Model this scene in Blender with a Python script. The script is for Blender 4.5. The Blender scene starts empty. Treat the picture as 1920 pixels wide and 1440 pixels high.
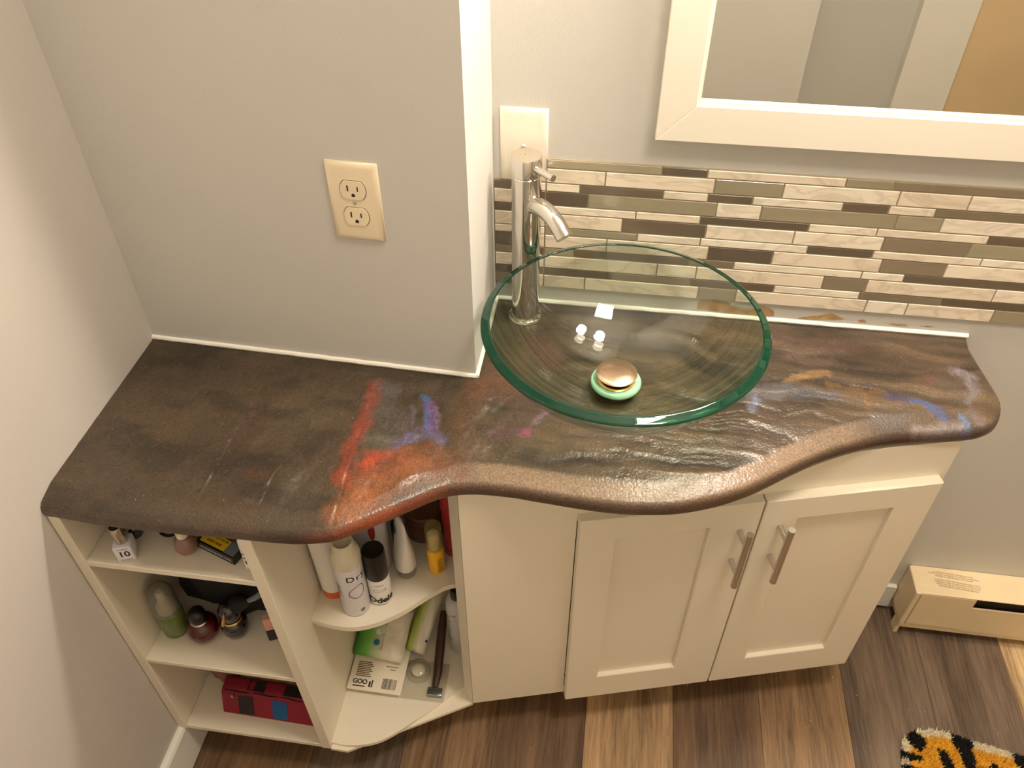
import bpy, bmesh, math, random
import numpy as np
from mathutils import Vector, Matrix
random.seed(7)
S = bpy.context.scene
COL = S.collection
PI = math.pi

# ------------------------------------------------------------------ camera, world, lights, exposure
cam_d = bpy.data.cameras.new('camera'); cam = bpy.data.objects.new('camera', cam_d); COL.objects.link(cam)
yaw, pitch, roll = .142, .7508, -.0042
fwd = Vector((-math.sin(yaw)*math.cos(pitch), math.cos(yaw)*math.cos(pitch), -math.sin(pitch)))
rt = Vector((math.cos(yaw), math.sin(yaw), 0)); up = rt.cross(fwd)
r2 = math.cos(roll)*rt + math.sin(roll)*up; u2 = -math.sin(roll)*rt + math.cos(roll)*up
cam.matrix_world = Matrix(((r2.x, u2.x, -fwd.x, .1857), (r2.y, u2.y, -fwd.y, -.9095), (r2.z, u2.z, -fwd.z, .8492), (0, 0, 0, 1)))
cam_d.sensor_fit = 'HORIZONTAL'; cam_d.sensor_width = 36; cam_d.lens = 1538.89/1920*36; cam_d.clip_start = .01
S.camera = cam
S.view_settings.view_transform = 'Standard'; S.view_settings.look = 'None'
S.view_settings.gamma = 1; S.view_settings.use_curve_mapping = False
S.view_settings.exposure = 0.0
S.cycles.use_denoising = True
W = bpy.data.worlds.new('world'); S.world = W; W.use_nodes = True
W.node_tree.nodes['Background'].inputs[0].default_value = (.9, .75, .55, 1)
W.node_tree.nodes['Background'].inputs[1].default_value = .02
WARM = (1, .87, .745)
BULB_GLOW, CEIL_W = 232.0, 17.5     # strength of the glowing vanity bulbs, watts of the ceiling lamp
def area(name, loc, size, power, rot=(0, 0, 0), col=WARM):
    l = bpy.data.lights.new(name, 'AREA'); l.shape = 'RECTANGLE'; l.size = size; l.size_y = size*.8; l.energy = power; l.color = col
    o = bpy.data.objects.new(name, l); COL.objects.link(o); o.location = loc; o.rotation_euler = rot; return o
area('ceiling_lamp_light', (.625, -.42, 1.60), .34, CEIL_W)

ZF = -.77          # floor
ZC = 1.65          # ceiling
YB = .2014         # back wall
XL = -.5325        # left wall
BT = .0414         # slight skew of the bumped-out wall
def ybump(x): return -x*BT if x < 0 else 0.0

# ------------------------------------------------------------------ materials
MATS = {}
def nm(name):
    m = bpy.data.materials.new(name); m.use_nodes = True; MATS[name] = m
    return m, m.node_tree, m.node_tree.nodes['Principled BSDF']
def lin(c): return tuple(((v/255)/12.92 if v/255 <= .04045 else ((v/255+.055)/1.055)**2.4) for v in c)
def mat(name, rgb, rough=.5, metal=0., bump=0., bscale=200., var=.0, vscale=8., coat=0., spec=.5, trans=None, stretch=None, emit=0):
    m, t, b = nm(name)
    c = lin(rgb) if max(rgb) > 1 else rgb
    b.inputs['Base Color'].default_value = (*c, 1)
    b.inputs['Roughness'].default_value = rough; b.inputs['Metallic'].default_value = metal
    b.inputs['Specular IOR Level'].default_value = spec
    b.inputs['Coat Weight'].default_value = coat; b.inputs['Coat Roughness'].default_value = .08
    N, L = t.nodes, t.links
    tc = N.new('ShaderNodeTexCoord'); mp = N.new('ShaderNodeMapping'); L.new(tc.outputs['Object'], mp.inputs[0])
    if stretch: mp.inputs['Scale'].default_value = stretch
    if var:
        n = N.new('ShaderNodeTexNoise'); n.inputs['Scale'].default_value = vscale; n.inputs['Detail'].default_value = 5
        L.new(mp.outputs[0], n.inputs[0])
        r = N.new('ShaderNodeValToRGB'); L.new(n.outputs[0], r.inputs[0])
        r.color_ramp.elements[0].position = .3; r.color_ramp.elements[1].position = .7
        r.color_ramp.elements[0].color = (*[v*(1-var) for v in c], 1); r.color_ramp.elements[1].color = (*[min(1, v*(1+var)) for v in c], 1)
        L.new(r.outputs[0], b.inputs['Base Color'])
    if bump:
        n = N.new('ShaderNodeTexNoise'); n.inputs['Scale'].default_value = bscale; n.inputs['Detail'].default_value = 4
        L.new(mp.outputs[0], n.inputs[0])
        bp = N.new('ShaderNodeBump'); bp.inputs['Strength'].default_value = bump; bp.inputs['Distance'].default_value = .001
        L.new(n.outputs[0], bp.inputs['Height']); L.new(bp.outputs[0], b.inputs['Normal'])
    if emit:
        b.inputs['Emission Color'].default_value = (*c, 1); b.inputs['Emission Strength'].default_value = emit
    return m
mat('wall_paint', (205, 203, 195), .62, bump=.25, bscale=260, var=.02, vscale=3)
mat('left_paint', (195, 189, 180), .6, bump=.3, bscale=220, var=.02, vscale=3)
mat('ceiling_paint', (235, 232, 225), .8, var=.01)
mat('golden_door', (222, 196, 154), .5, var=.04, vscale=4)
mat('trim_white', (236, 233, 224), .4, var=.02)
mat('caulk', (246, 243, 232), .35, bump=.3, bscale=90, var=.02)
mat('cabinet_white', (238, 229, 208), .42, bump=.08, bscale=120, var=.015, vscale=5)
mat('frame_white', (236, 230, 214), .45, bump=.06, bscale=90, var=.01)
mat('plate_ivory', (240, 224, 192), .3, var=.01)
mat('plate_white', (240, 232, 214), .3, var=.01)
mat('slot_dark', (40, 28, 16), .7, var=.1)
mat('screw', (200, 185, 155), .3, .6, var=.05)
mat('chrome', (225, 220, 212), .05, 1, var=.02)
mat('brushed_nickel', (206, 202, 196), .33, 1, bump=.2, bscale=300, stretch=(1, 1, .03), var=.06, vscale=40)
mat('stopper_bronze', (236, 206, 180), .24, 1, bump=.15, bscale=300, stretch=(1, .05, 1), var=.05, vscale=30)
mat('brass', (220, 185, 110), .3, 1, var=.1, vscale=40)
mat('mint_gasket', (150, 205, 165), .35, var=.15, vscale=60, bump=.3)
mat('heater_cream', (232, 212, 172), .45, var=.03, vscale=9, bump=.05)
mat('heater_dark', (38, 28, 18), .8, var=.2)
mat('rust', (150, 105, 55), .8, var=.3, vscale=60)
mat('grout', (160, 148, 122), .8, bump=.4, bscale=400, var=.05, vscale=60)
mat('bare_drywall', (186, 152, 108), .85, bump=.3, bscale=120, var=.22, vscale=60)
mat('black_plastic', (20, 16, 14), .35, var=.1)
mat('black_soft', (12, 10, 10), .8, bump=.6, bscale=80, var=.3, vscale=30)
mat('ink_black', (30, 25, 24), .5, var=.05)
mat('ink_grey', (120, 118, 120), .5, var=.05)
mat('ink_brown', (110, 80, 45), .6, var=.1)
mat('ink_purple', (120, 60, 100), .5, var=.05)
mat('ink_blue', (20, 110, 160), .5, var=.05)
mat('ink_red', (160, 40, 50), .5, var=.05)
mat('ink_white', (225, 225, 225), .5, var=.02)
mat('label_white', (240, 236, 228), .4, var=.02)
mat('can_white', (232, 230, 236), .3, var=.02)
mat('cap_cream', (225, 215, 190), .35, var=.02)
mat('orange_plastic', (225, 100, 25), .4, var=.05)
mat('yellow_liquid', (250, 190, 10), .3, var=.05, vscale=20)
mat('yellow_label', (240, 200, 40), .5, var=.03)
mat('box_grey', (120, 125, 135), .5, var=.05)
mat('grey_bottle', (205, 203, 205), .35, var=.03)
mat('red_bottle', (185, 55, 60), .3, var=.06)
mat('brown_jar', (105, 65, 45), .3, var=.15)
mat('dark_red_glass', (84, 9, 7), .12, var=.2, coat=.6)
mat('plum_glass', (30, 14, 34), .1, var=.3, coat=.8)
mat('gold', (220, 180, 105), .15, 1, var=.05)
mat('silver', (200, 195, 185), .15, 1, bump=.4, bscale=120, var=.1)
mat('mauve_polish', (138, 98, 82), .12, var=.1, coat=.8)
mat('rose_polish', (175, 130, 105), .15, var=.1, coat=.8)
mat('pink_plastic', (225, 170, 150), .3, var=.05)
mat('green_soap', (98, 118, 52), .2, var=.06, coat=.4)
mat('pouch_red', (140, 18, 42), .6, bump=.5, bscale=250, var=.08)
mat('pouch_maroon', (120, 20, 22), .6, bump=.5, bscale=250, var=.1)
mat('pouch_blue', (10, 90, 150), .6, var=.2, vscale=80)
mat('pouch_black', (30, 24, 24), .6, var=.5, vscale=80)
mat('blush_pouch', (150, 100, 95), .7, var=.1, bump=.5)
mat('gold_wrap', (190, 160, 60), .25, .8, bump=1, bscale=60, var=.3, vscale=30)
mat('purple_wrap', (90, 50, 80), .3, .3, bump=1, bscale=60, var=.3, vscale=30)
mat('card_white', (238, 228, 205), .6, var=.02)
mat('razor_brown', (58, 34, 22), .35, var=.2)
mat('cotton', (235, 225, 205), .8, bump=.8, bscale=60, var=.05)
mat('steel_blue', (150, 165, 180), .2, 1, var=.1)
mat('lamp_glass', WARM, .4, emit=BULB_GLOW)
mat('rug_backing', (120, 100, 70), .9, var=.1)
mat('tuft_yellow', (252, 194, 62), .9, var=.15, vscale=60)
mat('tuft_black', (26, 22, 20), .9, var=.2, vscale=60)
mat('tuft_cream', (246, 236, 208), .9, var=.08, vscale=60)

def mirror_mat():
    m, t, b = nm('mirror_glass'); b.inputs['Base Color'].default_value = (.80, .80, .74, 1)
    b.inputs['Metallic'].default_value = 1; b.inputs['Roughness'].default_value = .0
mirror_mat()

def glassy(name, tint, edge, ior=1.5, rough=.0, gloss=1.0, body=0.0, bodycol=(1, 1, 1)):
    """clear shell: straight-through tint that deepens at grazing angles, plus a Fresnel reflection"""
    m, t, b = nm(name); N, L = t.nodes, t.links; out = N['Material Output']; N.remove(b)
    tr = N.new('ShaderNodeBsdfTransparent'); gl = N.new('ShaderNodeBsdfGlossy'); gl.inputs['Roughness'].default_value = rough
    lw = N.new('ShaderNodeLayerWeight'); lw.inputs[0].default_value = .25
    mx = N.new('ShaderNodeMix'); mx.data_type = 'RGBA'; L.new(lw.outputs['Facing'], mx.inputs['Factor'])
    mx.inputs['A'].default_value = (*tint, 1); mx.inputs['B'].default_value = (*edge, 1); L.new(mx.outputs['Result'], tr.inputs[0])
    lf = N.new('ShaderNodeLayerWeight'); lf.inputs[0].default_value = .5
    pw = N.new('ShaderNodeMath'); pw.operation = 'POWER'; pw.inputs[1].default_value = 4.2; L.new(lf.outputs['Facing'], pw.inputs[0])
    f0 = ((ior-1)/(ior+1))**2
    ml = N.new('ShaderNodeMath'); ml.operation = 'MULTIPLY_ADD'; ml.inputs[1].default_value = .75*gloss; ml.inputs[2].default_value = f0*gloss; L.new(pw.outputs[0], ml.inputs[0])
    base = tr
    if body:
        df = N.new('ShaderNodeBsdfDiffuse'); df.inputs[0].default_value = (*bodycol, 1)
        mb = N.new('ShaderNodeMixShader'); mb.inputs[0].default_value = body; L.new(tr.outputs[0], mb.inputs[1]); L.new(df.outputs[0], mb.inputs[2]); base = mb
    ms = N.new('ShaderNodeMixShader'); L.new(ml.outputs[0], ms.inputs[0]); L.new(base.outputs[0], ms.inputs[1]); L.new(gl.outputs[0], ms.inputs[2])
    L.new(ms.outputs[0], out.inputs[0]); return m
glassy('bowl_glass', (.965, .985, .955), (.66, .80, .68), 1.5, 0, 1.2)
glassy('rim_glass', (.06, .33, .20), (.004, .07, .04), 1.5, .03, 1.5, .26, (.0, .11, .055))
glassy('clear_plastic', (.96, .96, .94), (.7, .7, .65), 1.45, .08, 1.3, .05, (.8, .78, .7))
glassy('frosted_plastic', (.8, .8, .75), (.45, .45, .4), 1.45, .2, 1.2, .3, (.55, .52, .42))
glassy('clear_yellow', (.93, .90, .70), (.6, .55, .25), 1.45, .08, 1.2, .18, (.75, .65, .25))

def objcolor_mat(name, rough, kind):
    m, t, b = nm(name); N, L = t.nodes, t.links
    oi = N.new('ShaderNodeObjectInfo'); tc = N.new('ShaderNodeTexCoord'); mp = N.new('ShaderNodeMapping')
    L.new(tc.outputs['Object'], mp.inputs[0])
    rnd = N.new('ShaderNodeMath'); rnd.operation = 'MULTIPLY'; rnd.inputs[1].default_value = 37.; L.new(oi.outputs['Random'], rnd.inputs[0])
    L.new(rnd.outputs[0], mp.inputs['Location']); b.inputs['Roughness'].default_value = rough
    n = N.new('ShaderNodeTexNoise'); L.new(mp.outputs[0], n.inputs[0])
    mx = N.new('ShaderNodeMix'); mx.data_type = 'RGBA'; r = N.new('ShaderNodeValToRGB')
    if kind == 'plank':
        mp.inputs['Scale'].default_value = (1, .055, 1); n.inputs['Scale'].default_value = 150; n.inputs['Detail'].default_value = 9; n.inputs['Roughness'].default_value = .74
        n.inputs['Distortion'].default_value = .5
        n2 = N.new('ShaderNodeTexNoise'); n2.inputs['Scale'].default_value = 14; n2.inputs['Detail'].default_value = 3; n2.inputs['Distortion'].default_value = 1.2; L.new(mp.outputs[0], n2.inputs[0])
        ad = N.new('ShaderNodeMath'); ad.operation = 'MULTIPLY_ADD'; L.new(n.outputs[0], ad.inputs[0]); ad.inputs[1].default_value = .55
        m2 = N.new('ShaderNodeMath'); m2.operation = 'MULTIPLY'; m2.inputs[1].default_value = .45; L.new(n2.outputs[0], m2.inputs[0]); L.new(m2.outputs[0], ad.inputs[2])
        L.new(ad.outputs[0], r.inputs[0])
        r.color_ramp.elements[0].position = .38; r.color_ramp.elements[0].color = (.34, .32, .30, 1)
        r.color_ramp.elements[1].position = .62; r.color_ramp.elements[1].color = (1.25, 1.27, 1.29, 1)
        sp = N.new('ShaderNodeTexNoise'); sp.inputs['Scale'].default_value = 160; sp.inputs['Detail'].default_value = 1; L.new(tc.outputs['Object'], sp.inputs[0])
        st = N.new('ShaderNodeMath'); st.operation = 'GREATER_THAN'; st.inputs[1].default_value = .80; L.new(sp.outputs[0], st.inputs[0])
        mx.blend_type = 'MULTIPLY'; mx.inputs['Factor'].default_value = 1; L.new(oi.outputs['Color'], mx.inputs['A']); L.new(r.outputs[0], mx.inputs['B'])
        md = N.new('ShaderNodeMix'); md.data_type = 'RGBA'; L.new(st.outputs[0], md.inputs['Factor']); L.new(mx.outputs['Result'], md.inputs['A']); md.inputs['B'].default_value = (.5, .46, .38, 1)
        L.new(md.outputs['Result'], b.inputs['Base Color'])
        bp = N.new('ShaderNodeBump'); bp.inputs['Strength'].default_value = .25; bp.inputs['Distance'].default_value = .001; L.new(n.outputs[0], bp.inputs['Height']); L.new(bp.outputs[0], b.inputs['Normal'])
    elif kind == 'marble':
        mp.inputs['Rotation'].default_value = (0, .7, 0); mp.inputs['Scale'].default_value = (.5, 1, 1.6)
        n.inputs['Scale'].default_value = 16; n.inputs['Detail'].default_value = 6; n.inputs['Distortion'].default_value = 1.2; n.inputs['Roughness'].default_value = .55
        L.new(n.outputs[0], r.inputs[0]); e = r.color_ramp.elements
        e[0].position = .36; e[0].color = (1, 1, 1, 1); e[1].position = .66; e[1].color = (1, 1, 1, 1)
        x = e.new(.49); x.color = (.62, .60, .57, 1); x = e.new(.44); x.color = (.97, .97, .97, 1); x = e.new(.545); x.color = (.93, .93, .92, 1)
        mx.blend_type = 'MULTIPLY'; mx.inputs['Factor'].default_value = .55; L.new(oi.outputs['Color'], mx.inputs['A']); L.new(r.outputs[0], mx.inputs['B'])
        L.new(mx.outputs['Result'], b.inputs['Base Color'])
    else:
        mp.inputs['Scale'].default_value = (.3, 1, 1); n.inputs['Scale'].default_value = 40; L.new(n.outputs[0], r.inputs[0])
        r.color_ramp.elements[0].position = .3; r.color_ramp.elements[0].color = (.9, .9, .9, 1); r.color_ramp.elements[1].color = (1.08, 1.08, 1.08, 1)
        mx.blend_type = 'MULTIPLY'; mx.inputs['Factor'].default_value = 1; L.new(oi.outputs['Color'], mx.inputs['A']); L.new(r.outputs[0], mx.inputs['B'])
        L.new(mx.outputs['Result'], b.inputs['Base Color']); b.inputs['Coat Weight'].default_value = .5; b.inputs['Coat Roughness'].default_value = .05
objcolor_mat('plank_vinyl', .5, 'plank'); objcolor_mat('marble_tile', .3, 'marble'); objcolor_mat('glass_tile', .22, 'glass')

def counter_mat():
    m, t, b = nm('resin_galaxy'); N, L = t.nodes, t.links
    at = N.new('ShaderNodeAttribute'); at.attribute_name = 'paint'
    tc = N.new('ShaderNodeTexCoord')
    n = N.new('ShaderNodeTexNoise'); n.inputs['Scale'].default_value = 420; n.inputs['Detail'].default_value = 3; L.new(tc.outputs['Object'], n.inputs[0])
    r = N.new('ShaderNodeValToRGB'); L.new(n.outputs[0], r.inputs[0]); r.color_ramp.elements[0].position = .35; r.color_ramp.elements[0].color = (.70, .70, .70, 1)
    r.color_ramp.elements[1].position = .7; r.color_ramp.elements[1].color = (1.4, 1.4, 1.4, 1)
    mx = N.new('ShaderNodeMix'); mx.data_type = 'RGBA'; mx.blend_type = 'MULTIPLY'; mx.inputs['Factor'].default_value = 1
    L.new(at.outputs['Color'], mx.inputs['A']); L.new(r.outputs[0], mx.inputs['B'])
    fl = N.new('ShaderNodeTexNoise'); fl.inputs['Scale'].default_value = 330; fl.inputs['Detail'].default_value = 1; L.new(tc.outputs['Object'], fl.inputs[0])
    gt = N.new('ShaderNodeMath'); gt.operation = 'GREATER_THAN'; gt.inputs[1].default_value = .765; L.new(fl.outputs[0], gt.inputs[0])
    mf = N.new('ShaderNodeMix'); mf.data_type = 'RGBA'; L.new(gt.outputs[0], mf.inputs['Factor']); L.new(mx.outputs['Result'], mf.inputs['A']); mf.inputs['B'].default_value = (.26, .21, .16, 1)  # sparkle glints painted as pale flecks in the base colour
    L.new(mf.outputs['Result'], b.inputs['Base Color'])
    b.inputs['Roughness'].default_value = .45; b.inputs['Specular IOR Level'].default_value = .35
    b.inputs['Coat Weight'].default_value = .5; b.inputs['Coat Roughness'].default_value = .19
    n3 = N.new('ShaderNodeTexNoise'); n3.inputs['Scale'].default_value = 260; n3.inputs['Detail'].default_value = 2; L.new(tc.outputs['Object'], n3.inputs[0])
    bp = N.new('ShaderNodeBump'); bp.inputs['Strength'].default_value = .8; bp.inputs['Distance'].default_value = .0008
    L.new(n3.outputs[0], bp.inputs['Height']); L.new(bp.outputs[0], b.inputs['Normal']); L.new(bp.outputs[0], b.inputs['Coat Normal'])
counter_mat()

def pack_mat(name, dark, light):
    """soft plastic pack printed green fading to white across its width (object x)"""
    m, t, b = nm(name); N, L = t.nodes, t.links
    tc = N.new('ShaderNodeTexCoord'); sx = N.new('ShaderNodeSeparateXYZ'); L.new(tc.outputs['Generated'], sx.inputs[0])
    r = N.new('ShaderNodeValToRGB'); L.new(sx.outputs[0], r.inputs[0]); e = r.color_ramp.elements
    e[0].position = .0; e[0].color = (*lin(dark), 1); e[1].position = .62; e[1].color = (*lin((232, 226, 205)), 1)
    x = e.new(.30); x.color = (*lin(light), 1)
    L.new(r.outputs[0], b.inputs['Base Color']); b.inputs['Roughness'].default_value = .35
    n = N.new('ShaderNodeTexNoise'); n.inputs['Scale'].default_value = 45; L.new(tc.outputs['Object'], n.inputs[0])
    bp = N.new('ShaderNodeBump'); bp.inputs['Strength'].default_value = .5; bp.inputs['Distance'].default_value = .003; L.new(n.outputs[0], bp.inputs['Height']); L.new(bp.outputs[0], b.inputs['Normal'])
pack_mat('pack_green', (40, 130, 25), (110, 180, 70)); pack_mat('pack_olive', (95, 120, 10), (165, 180, 70))

# ------------------------------------------------------------------ mesh helpers
def tag(o, label=None, cat=None, group=None, kind=None):
    if label: o['label'] = label
    if cat: o['category'] = cat
    if group: o['group'] = group
    if kind: o['kind'] = kind
    return o
def empty(name, loc, label, cat, rz=0, group=None):
    o = bpy.data.objects.new(name, None); COL.objects.link(o); o.location = loc; o.rotation_euler = (0, 0, rz); o.empty_display_size = .02
    return tag(o, label, cat, group)
def build(name, bm, m, parent=None, smooth=False, ang=40):
    bmesh.ops.recalc_face_normals(bm, faces=bm.faces)
    me = bpy.data.meshes.new(name); bm.to_mesh(me); bm.free()
    if m: me.materials.append(MATS[m])
    if smooth:
        me.polygons.foreach_set('use_smooth', [True]*len(me.polygons))
        me.set_sharp_from_angle(angle=math.radians(ang))
    o = bpy.data.objects.new(name, me); COL.objects.link(o)
    if parent: o.parent = parent
    return o
def box(x0, x1, y0, y1, z0, z1, bev=0, seg=2, bm=None):
    b = bmesh.new()
    r = bmesh.ops.create_cube(b, size=1)
    for v in b.verts: v.co = Vector(((x0+x1)/2+v.co.x*(x1-x0), (y0+y1)/2+v.co.y*(y1-y0), (z0+z1)/2+v.co.z*(z1-z0)))
    if bev: bmesh.ops.bevel(b, geom=b.edges[:], offset=bev, segments=seg, affect='EDGES', profile=.5)
    return merge(bm, b)
def merge(bm, b):
    if bm is None: return b
    me = bpy.data.meshes.new('tmp'); b.to_mesh(me); b.free(); bm.from_mesh(me); bpy.data.meshes.remove(me); return bm
def prism(poly, z0, z1, bev=0, seg=2, bm=None, M=None):
    b = bmesh.new(); n = len(poly)
    lo = [b.verts.new((x, y, z0)) for x, y in poly]; hi = [b.verts.new((x, y, z1)) for x, y in poly]
    b.faces.new(hi); b.faces.new(lo[::-1])
    for i in range(n): b.faces.new((lo[i], lo[(i+1) % n], hi[(i+1) % n], hi[i]))
    if bev: bmesh.ops.bevel(b, geom=[e for e in b.edges if abs(e.verts[0].co.z-e.verts[1].co.z) < 1e-6], offset=bev, segments=seg, affect='EDGES', profile=.5)
    if M is not None: bmesh.ops.transform(b, matrix=M, verts=b.verts)
    return merge(bm, b)
def lathe(prof, n=32, bm=None, M=None, cx=0, cy=0, sx=1, sy=1):
    b = bmesh.new(); rings = []
    for r, z in prof:
        if r < 1e-6: rings.append([b.verts.new((cx, cy, z))])
        else: rings.append([b.verts.new((cx+r*sx*math.cos(2*PI*i/n), cy+r*sy*math.sin(2*PI*i/n), z)) for i in range(n)])
    for A, B in zip(rings, rings[1:]):
        for i in range(n):
            j = (i+1) % n
            if len(A) == 1 and len(B) == 1: continue
            if len(A) == 1: b.faces.new((A[0], B[i], B[j]))
            elif len(B) == 1: b.faces.new((A[i], A[j], B[0]))
            else: b.faces.new((A[i], A[j], B[j], B[i]))
    if M is not None: bmesh.ops.transform(b, matrix=M, verts=b.verts)
    return merge(bm, b)
def tube(path, rad, n=16, bm=None, cap=True, flat=1.0):
    b = bmesh.new(); P = [Vector(p) for p in path]; rings = []
    R = rad if hasattr(rad, '__len__') else [rad]*len(P)
    a = Vector((0, 0, 1))
    for i, p in enumerate(P):
        d = (P[min(i+1, len(P)-1)]-P[max(i-1, 0)]).normalized()
        if i == 0 and abs(d.dot(a)) > .95: a = Vector((1, 0, 0))
        s = d.cross(a).normalized(); u = s.cross(d).normalized(); a = u
        rings.append([b.verts.new(p+(s*math.cos(2*PI*k/n)+u*math.sin(2*PI*k/n)*flat)*R[i]) for k in range(n)])
    for A, B in zip(rings, rings[1:]):
        for k in range(n): b.faces.new((A[k], A[(k+1) % n], B[(k+1) % n], B[k]))
    if cap: b.faces.new(rings[0][::-1]); b.faces.new(rings[-1])
    return merge(bm, b)
def catmull(P, n):
    P = [np.array(p, float) for p in P]; P = [2*P[0]-P[1]]+P+[2*P[-1]-P[-2]]; out = []
    for i in range(1, len(P)-2):
        for k in range(n):
            t = k/n; out.append(.5*((2*P[i])+(-P[i-1]+P[i+1])*t+(2*P[i-1]-5*P[i]+4*P[i+1]-P[i+2])*t*t+(-P[i-1]+3*P[i]-3*P[i+1]+P[i+2])*t**3))
    out.append(P[-2]); return out
def text_pts(s, size, spacing=1.0, bold=0):
    cu = bpy.data.curves.new('txt', 'FONT'); cu.body = s; cu.size = size; cu.align_x = 'CENTER'; cu.align_y = 'CENTER'; cu.space_character = spacing; cu.resolution_u = 3; cu.offset = bold
    o = bpy.data.objects.new('txt', cu); COL.objects.link(o); dg = bpy.context.evaluated_depsgraph_get()
    me = bpy.data.meshes.new_from_object(o.evaluated_get(dg)); bpy.data.objects.remove(o); bpy.data.curves.remove(cu)
    b = bmesh.new(); b.from_mesh(me); bpy.data.meshes.remove(me); return b
def plate2d(polys, bm=None):
    b = bmesh.new() if bm is None else bm
    for p in polys: b.faces.new([b.verts.new((x, y, 0)) for x, y in p])
    return b
def rects(L): return [[(x0, y0), (x1, y0), (x1, y1), (x0, y1)] for x0, y0, x1, y1 in L]
def wrap(bm, R, ang, z, name, m, parent, turn=0, tilt=0, th=.0003):
    """bend flat print (x across, y up) round a cylinder of radius R"""
    if turn: bmesh.ops.rotate(bm, matrix=Matrix.Rotation(turn, 3, 'Z'), verts=bm.verts, cent=(0, 0, 0))
    bmesh.ops.subdivide_edges(bm, edges=[e for e in bm.edges if e.calc_length() > R*.35], cuts=2) if R < .05 else None
    for v in bm.verts:
        a = ang+v.co.x/R; v.co = Vector(((R+th)*math.cos(a), (R+th)*math.sin(a), z+v.co.y))
    return build(name, bm, m, parent)
def flatprint(bm, M, name, m, parent):
    bmesh.ops.transform(bm, matrix=M, verts=bm.verts); return build(name, bm, m, parent)

# ------------------------------------------------------------------ numeric noise for the painted counter
_rng = np.random.RandomState(3); _tab = _rng.rand(256, 256)
def vnoise(x, y, s=0):
    xi = np.floor(x).astype(int); yi = np.floor(y).astype(int); fx = x-xi; fy = y-yi
    fx = fx*fx*(3-2*fx); fy = fy*fy*(3-2*fy); g = lambda a, b: _tab[(a+s*17) % 256, (b+s*31) % 256]
    return (g(xi, yi)*(1-fx)+g(xi+1, yi)*fx)*(1-fy)+(g(xi, yi+1)*(1-fx)+g(xi+1, yi+1)*fx)*fy
def fbm(x, y, s=0, o=4):
    v = 0; a = .5; t = 0
    for k in range(o): v = v+a*vnoise(x*2**k, y*2**k, s+k); t += a; a *= .5
    return v/t
def sstep(a, b, x): t = np.clip((x-a)/(b-a), 0, 1); return t*t*(3-2*t)

# ------------------------------------------------------------------ room shell
def structure(name, bm, m, parent=None):
    o = build(name, bm, m, parent)
    if parent is None: o['kind'] = 'structure'
    return o
floor = structure('floor', box(XL-.12, 2.2, -2.0, YB+.12, ZF-.06, ZF-.006), 'rug_backing')
structure('ceiling', box(XL-.12, 2.2, -2.0, YB+.12, ZC, ZC+.06), 'ceiling_paint')
structure('wall_left', box(XL-.1, XL, -2.0, YB+.1, ZF-.06, ZC), 'left_paint')
structure('wall_back', box(0.0, 2.2, YB, YB+.1, ZF-.06, ZC), 'wall_paint')
structure('wall_bumpout', prism([(XL, ybump(XL)), (0, 0), (0, YB+.1), (XL, YB+.1)], ZF-.06, ZC), 'wall_paint')
structure('wall_right', box(2.1, 2.2, -1.9, YB, ZF-.06, ZC), 'wall_paint')
wf = structure('wall_front', prism([(XL, -1.4), (.745, -1.4), (.745, -1.8), (2.1, -1.8), (2.1, -1.9), (XL, -1.9)], ZF-.06, ZC), 'wall_paint')
dr = structure('door_1', box(1.335, 2.08, -1.8, -1.765, ZF, 1.25), 'golden_door')
structure('trim_1', box(1.15, 1.335, -1.8, -1.75, ZF, 1.33, .002), 'trim_white')
# baseboards
bl = prism([(XL, ZF), (XL+.013, ZF), (XL+.013, ZF+.098), (XL+.010, ZF+.103), (XL+.004, ZF+.106), (XL, ZF+.106)], .0, 1.50)
bmesh.ops.transform(bl, matrix=Matrix(((1, 0, 0, 0), (0, 0, -1, .02), (0, 1, 0, 0), (0, 0, 0, 1))), verts=bl.verts)
structure('baseboard_left', bl, 'trim_white')
structure('baseboard_back', box(0.0, .868, YB-.010, YB, ZF+.012, ZF+.085, .001), 'trim_white')
# floor planks
TONE = {'d': (118, 90, 62), 'm': (148, 117, 82), 't': (182, 148, 106), 'l': (212, 180, 134), 'g': (116, 97, 78)}
seq = {-4: 'd', -3: 'd', -2: 'g', -1: 'm', 0: 'd', 1: 't', 2: 'd', 3: 'm', 4: 'g', 5: 'g', 6: 'l', 7: 'm', 8: 'd', 9: 't', 10: 'd', 11: 'm', -5: 'm'}
PW = .174
def plank(x0, x1, y0, y1, tone):
    if x1-x0 < .01 or y1-y0 < .01: return
    bm = box(x0+.0002, x1-.0002, y0+.0002, y1-.0002, ZF-.006, ZF, .0004, 1)
    o = build('plank', bm, 'plank_vinyl', floor); c = lin(TONE[tone]); o.color = (*c, 1)
for k in range(-5, 12):
    x0 = max(.0495+PW*k, XL); x1 = min(.0495+PW*(k+1), 2.1); j = -.42-.31*((k*2) % 3)
    if k == 5: j = -.55
    alt = {'d': 'm', 'm': 'g', 't': 'd', 'l': 'd', 'g': 't'}
    if x1 > x0: plank(x0, x1, j, YB, seq[k]); plank(x0, x1, -1.8, j, alt[seq[k]])

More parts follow.
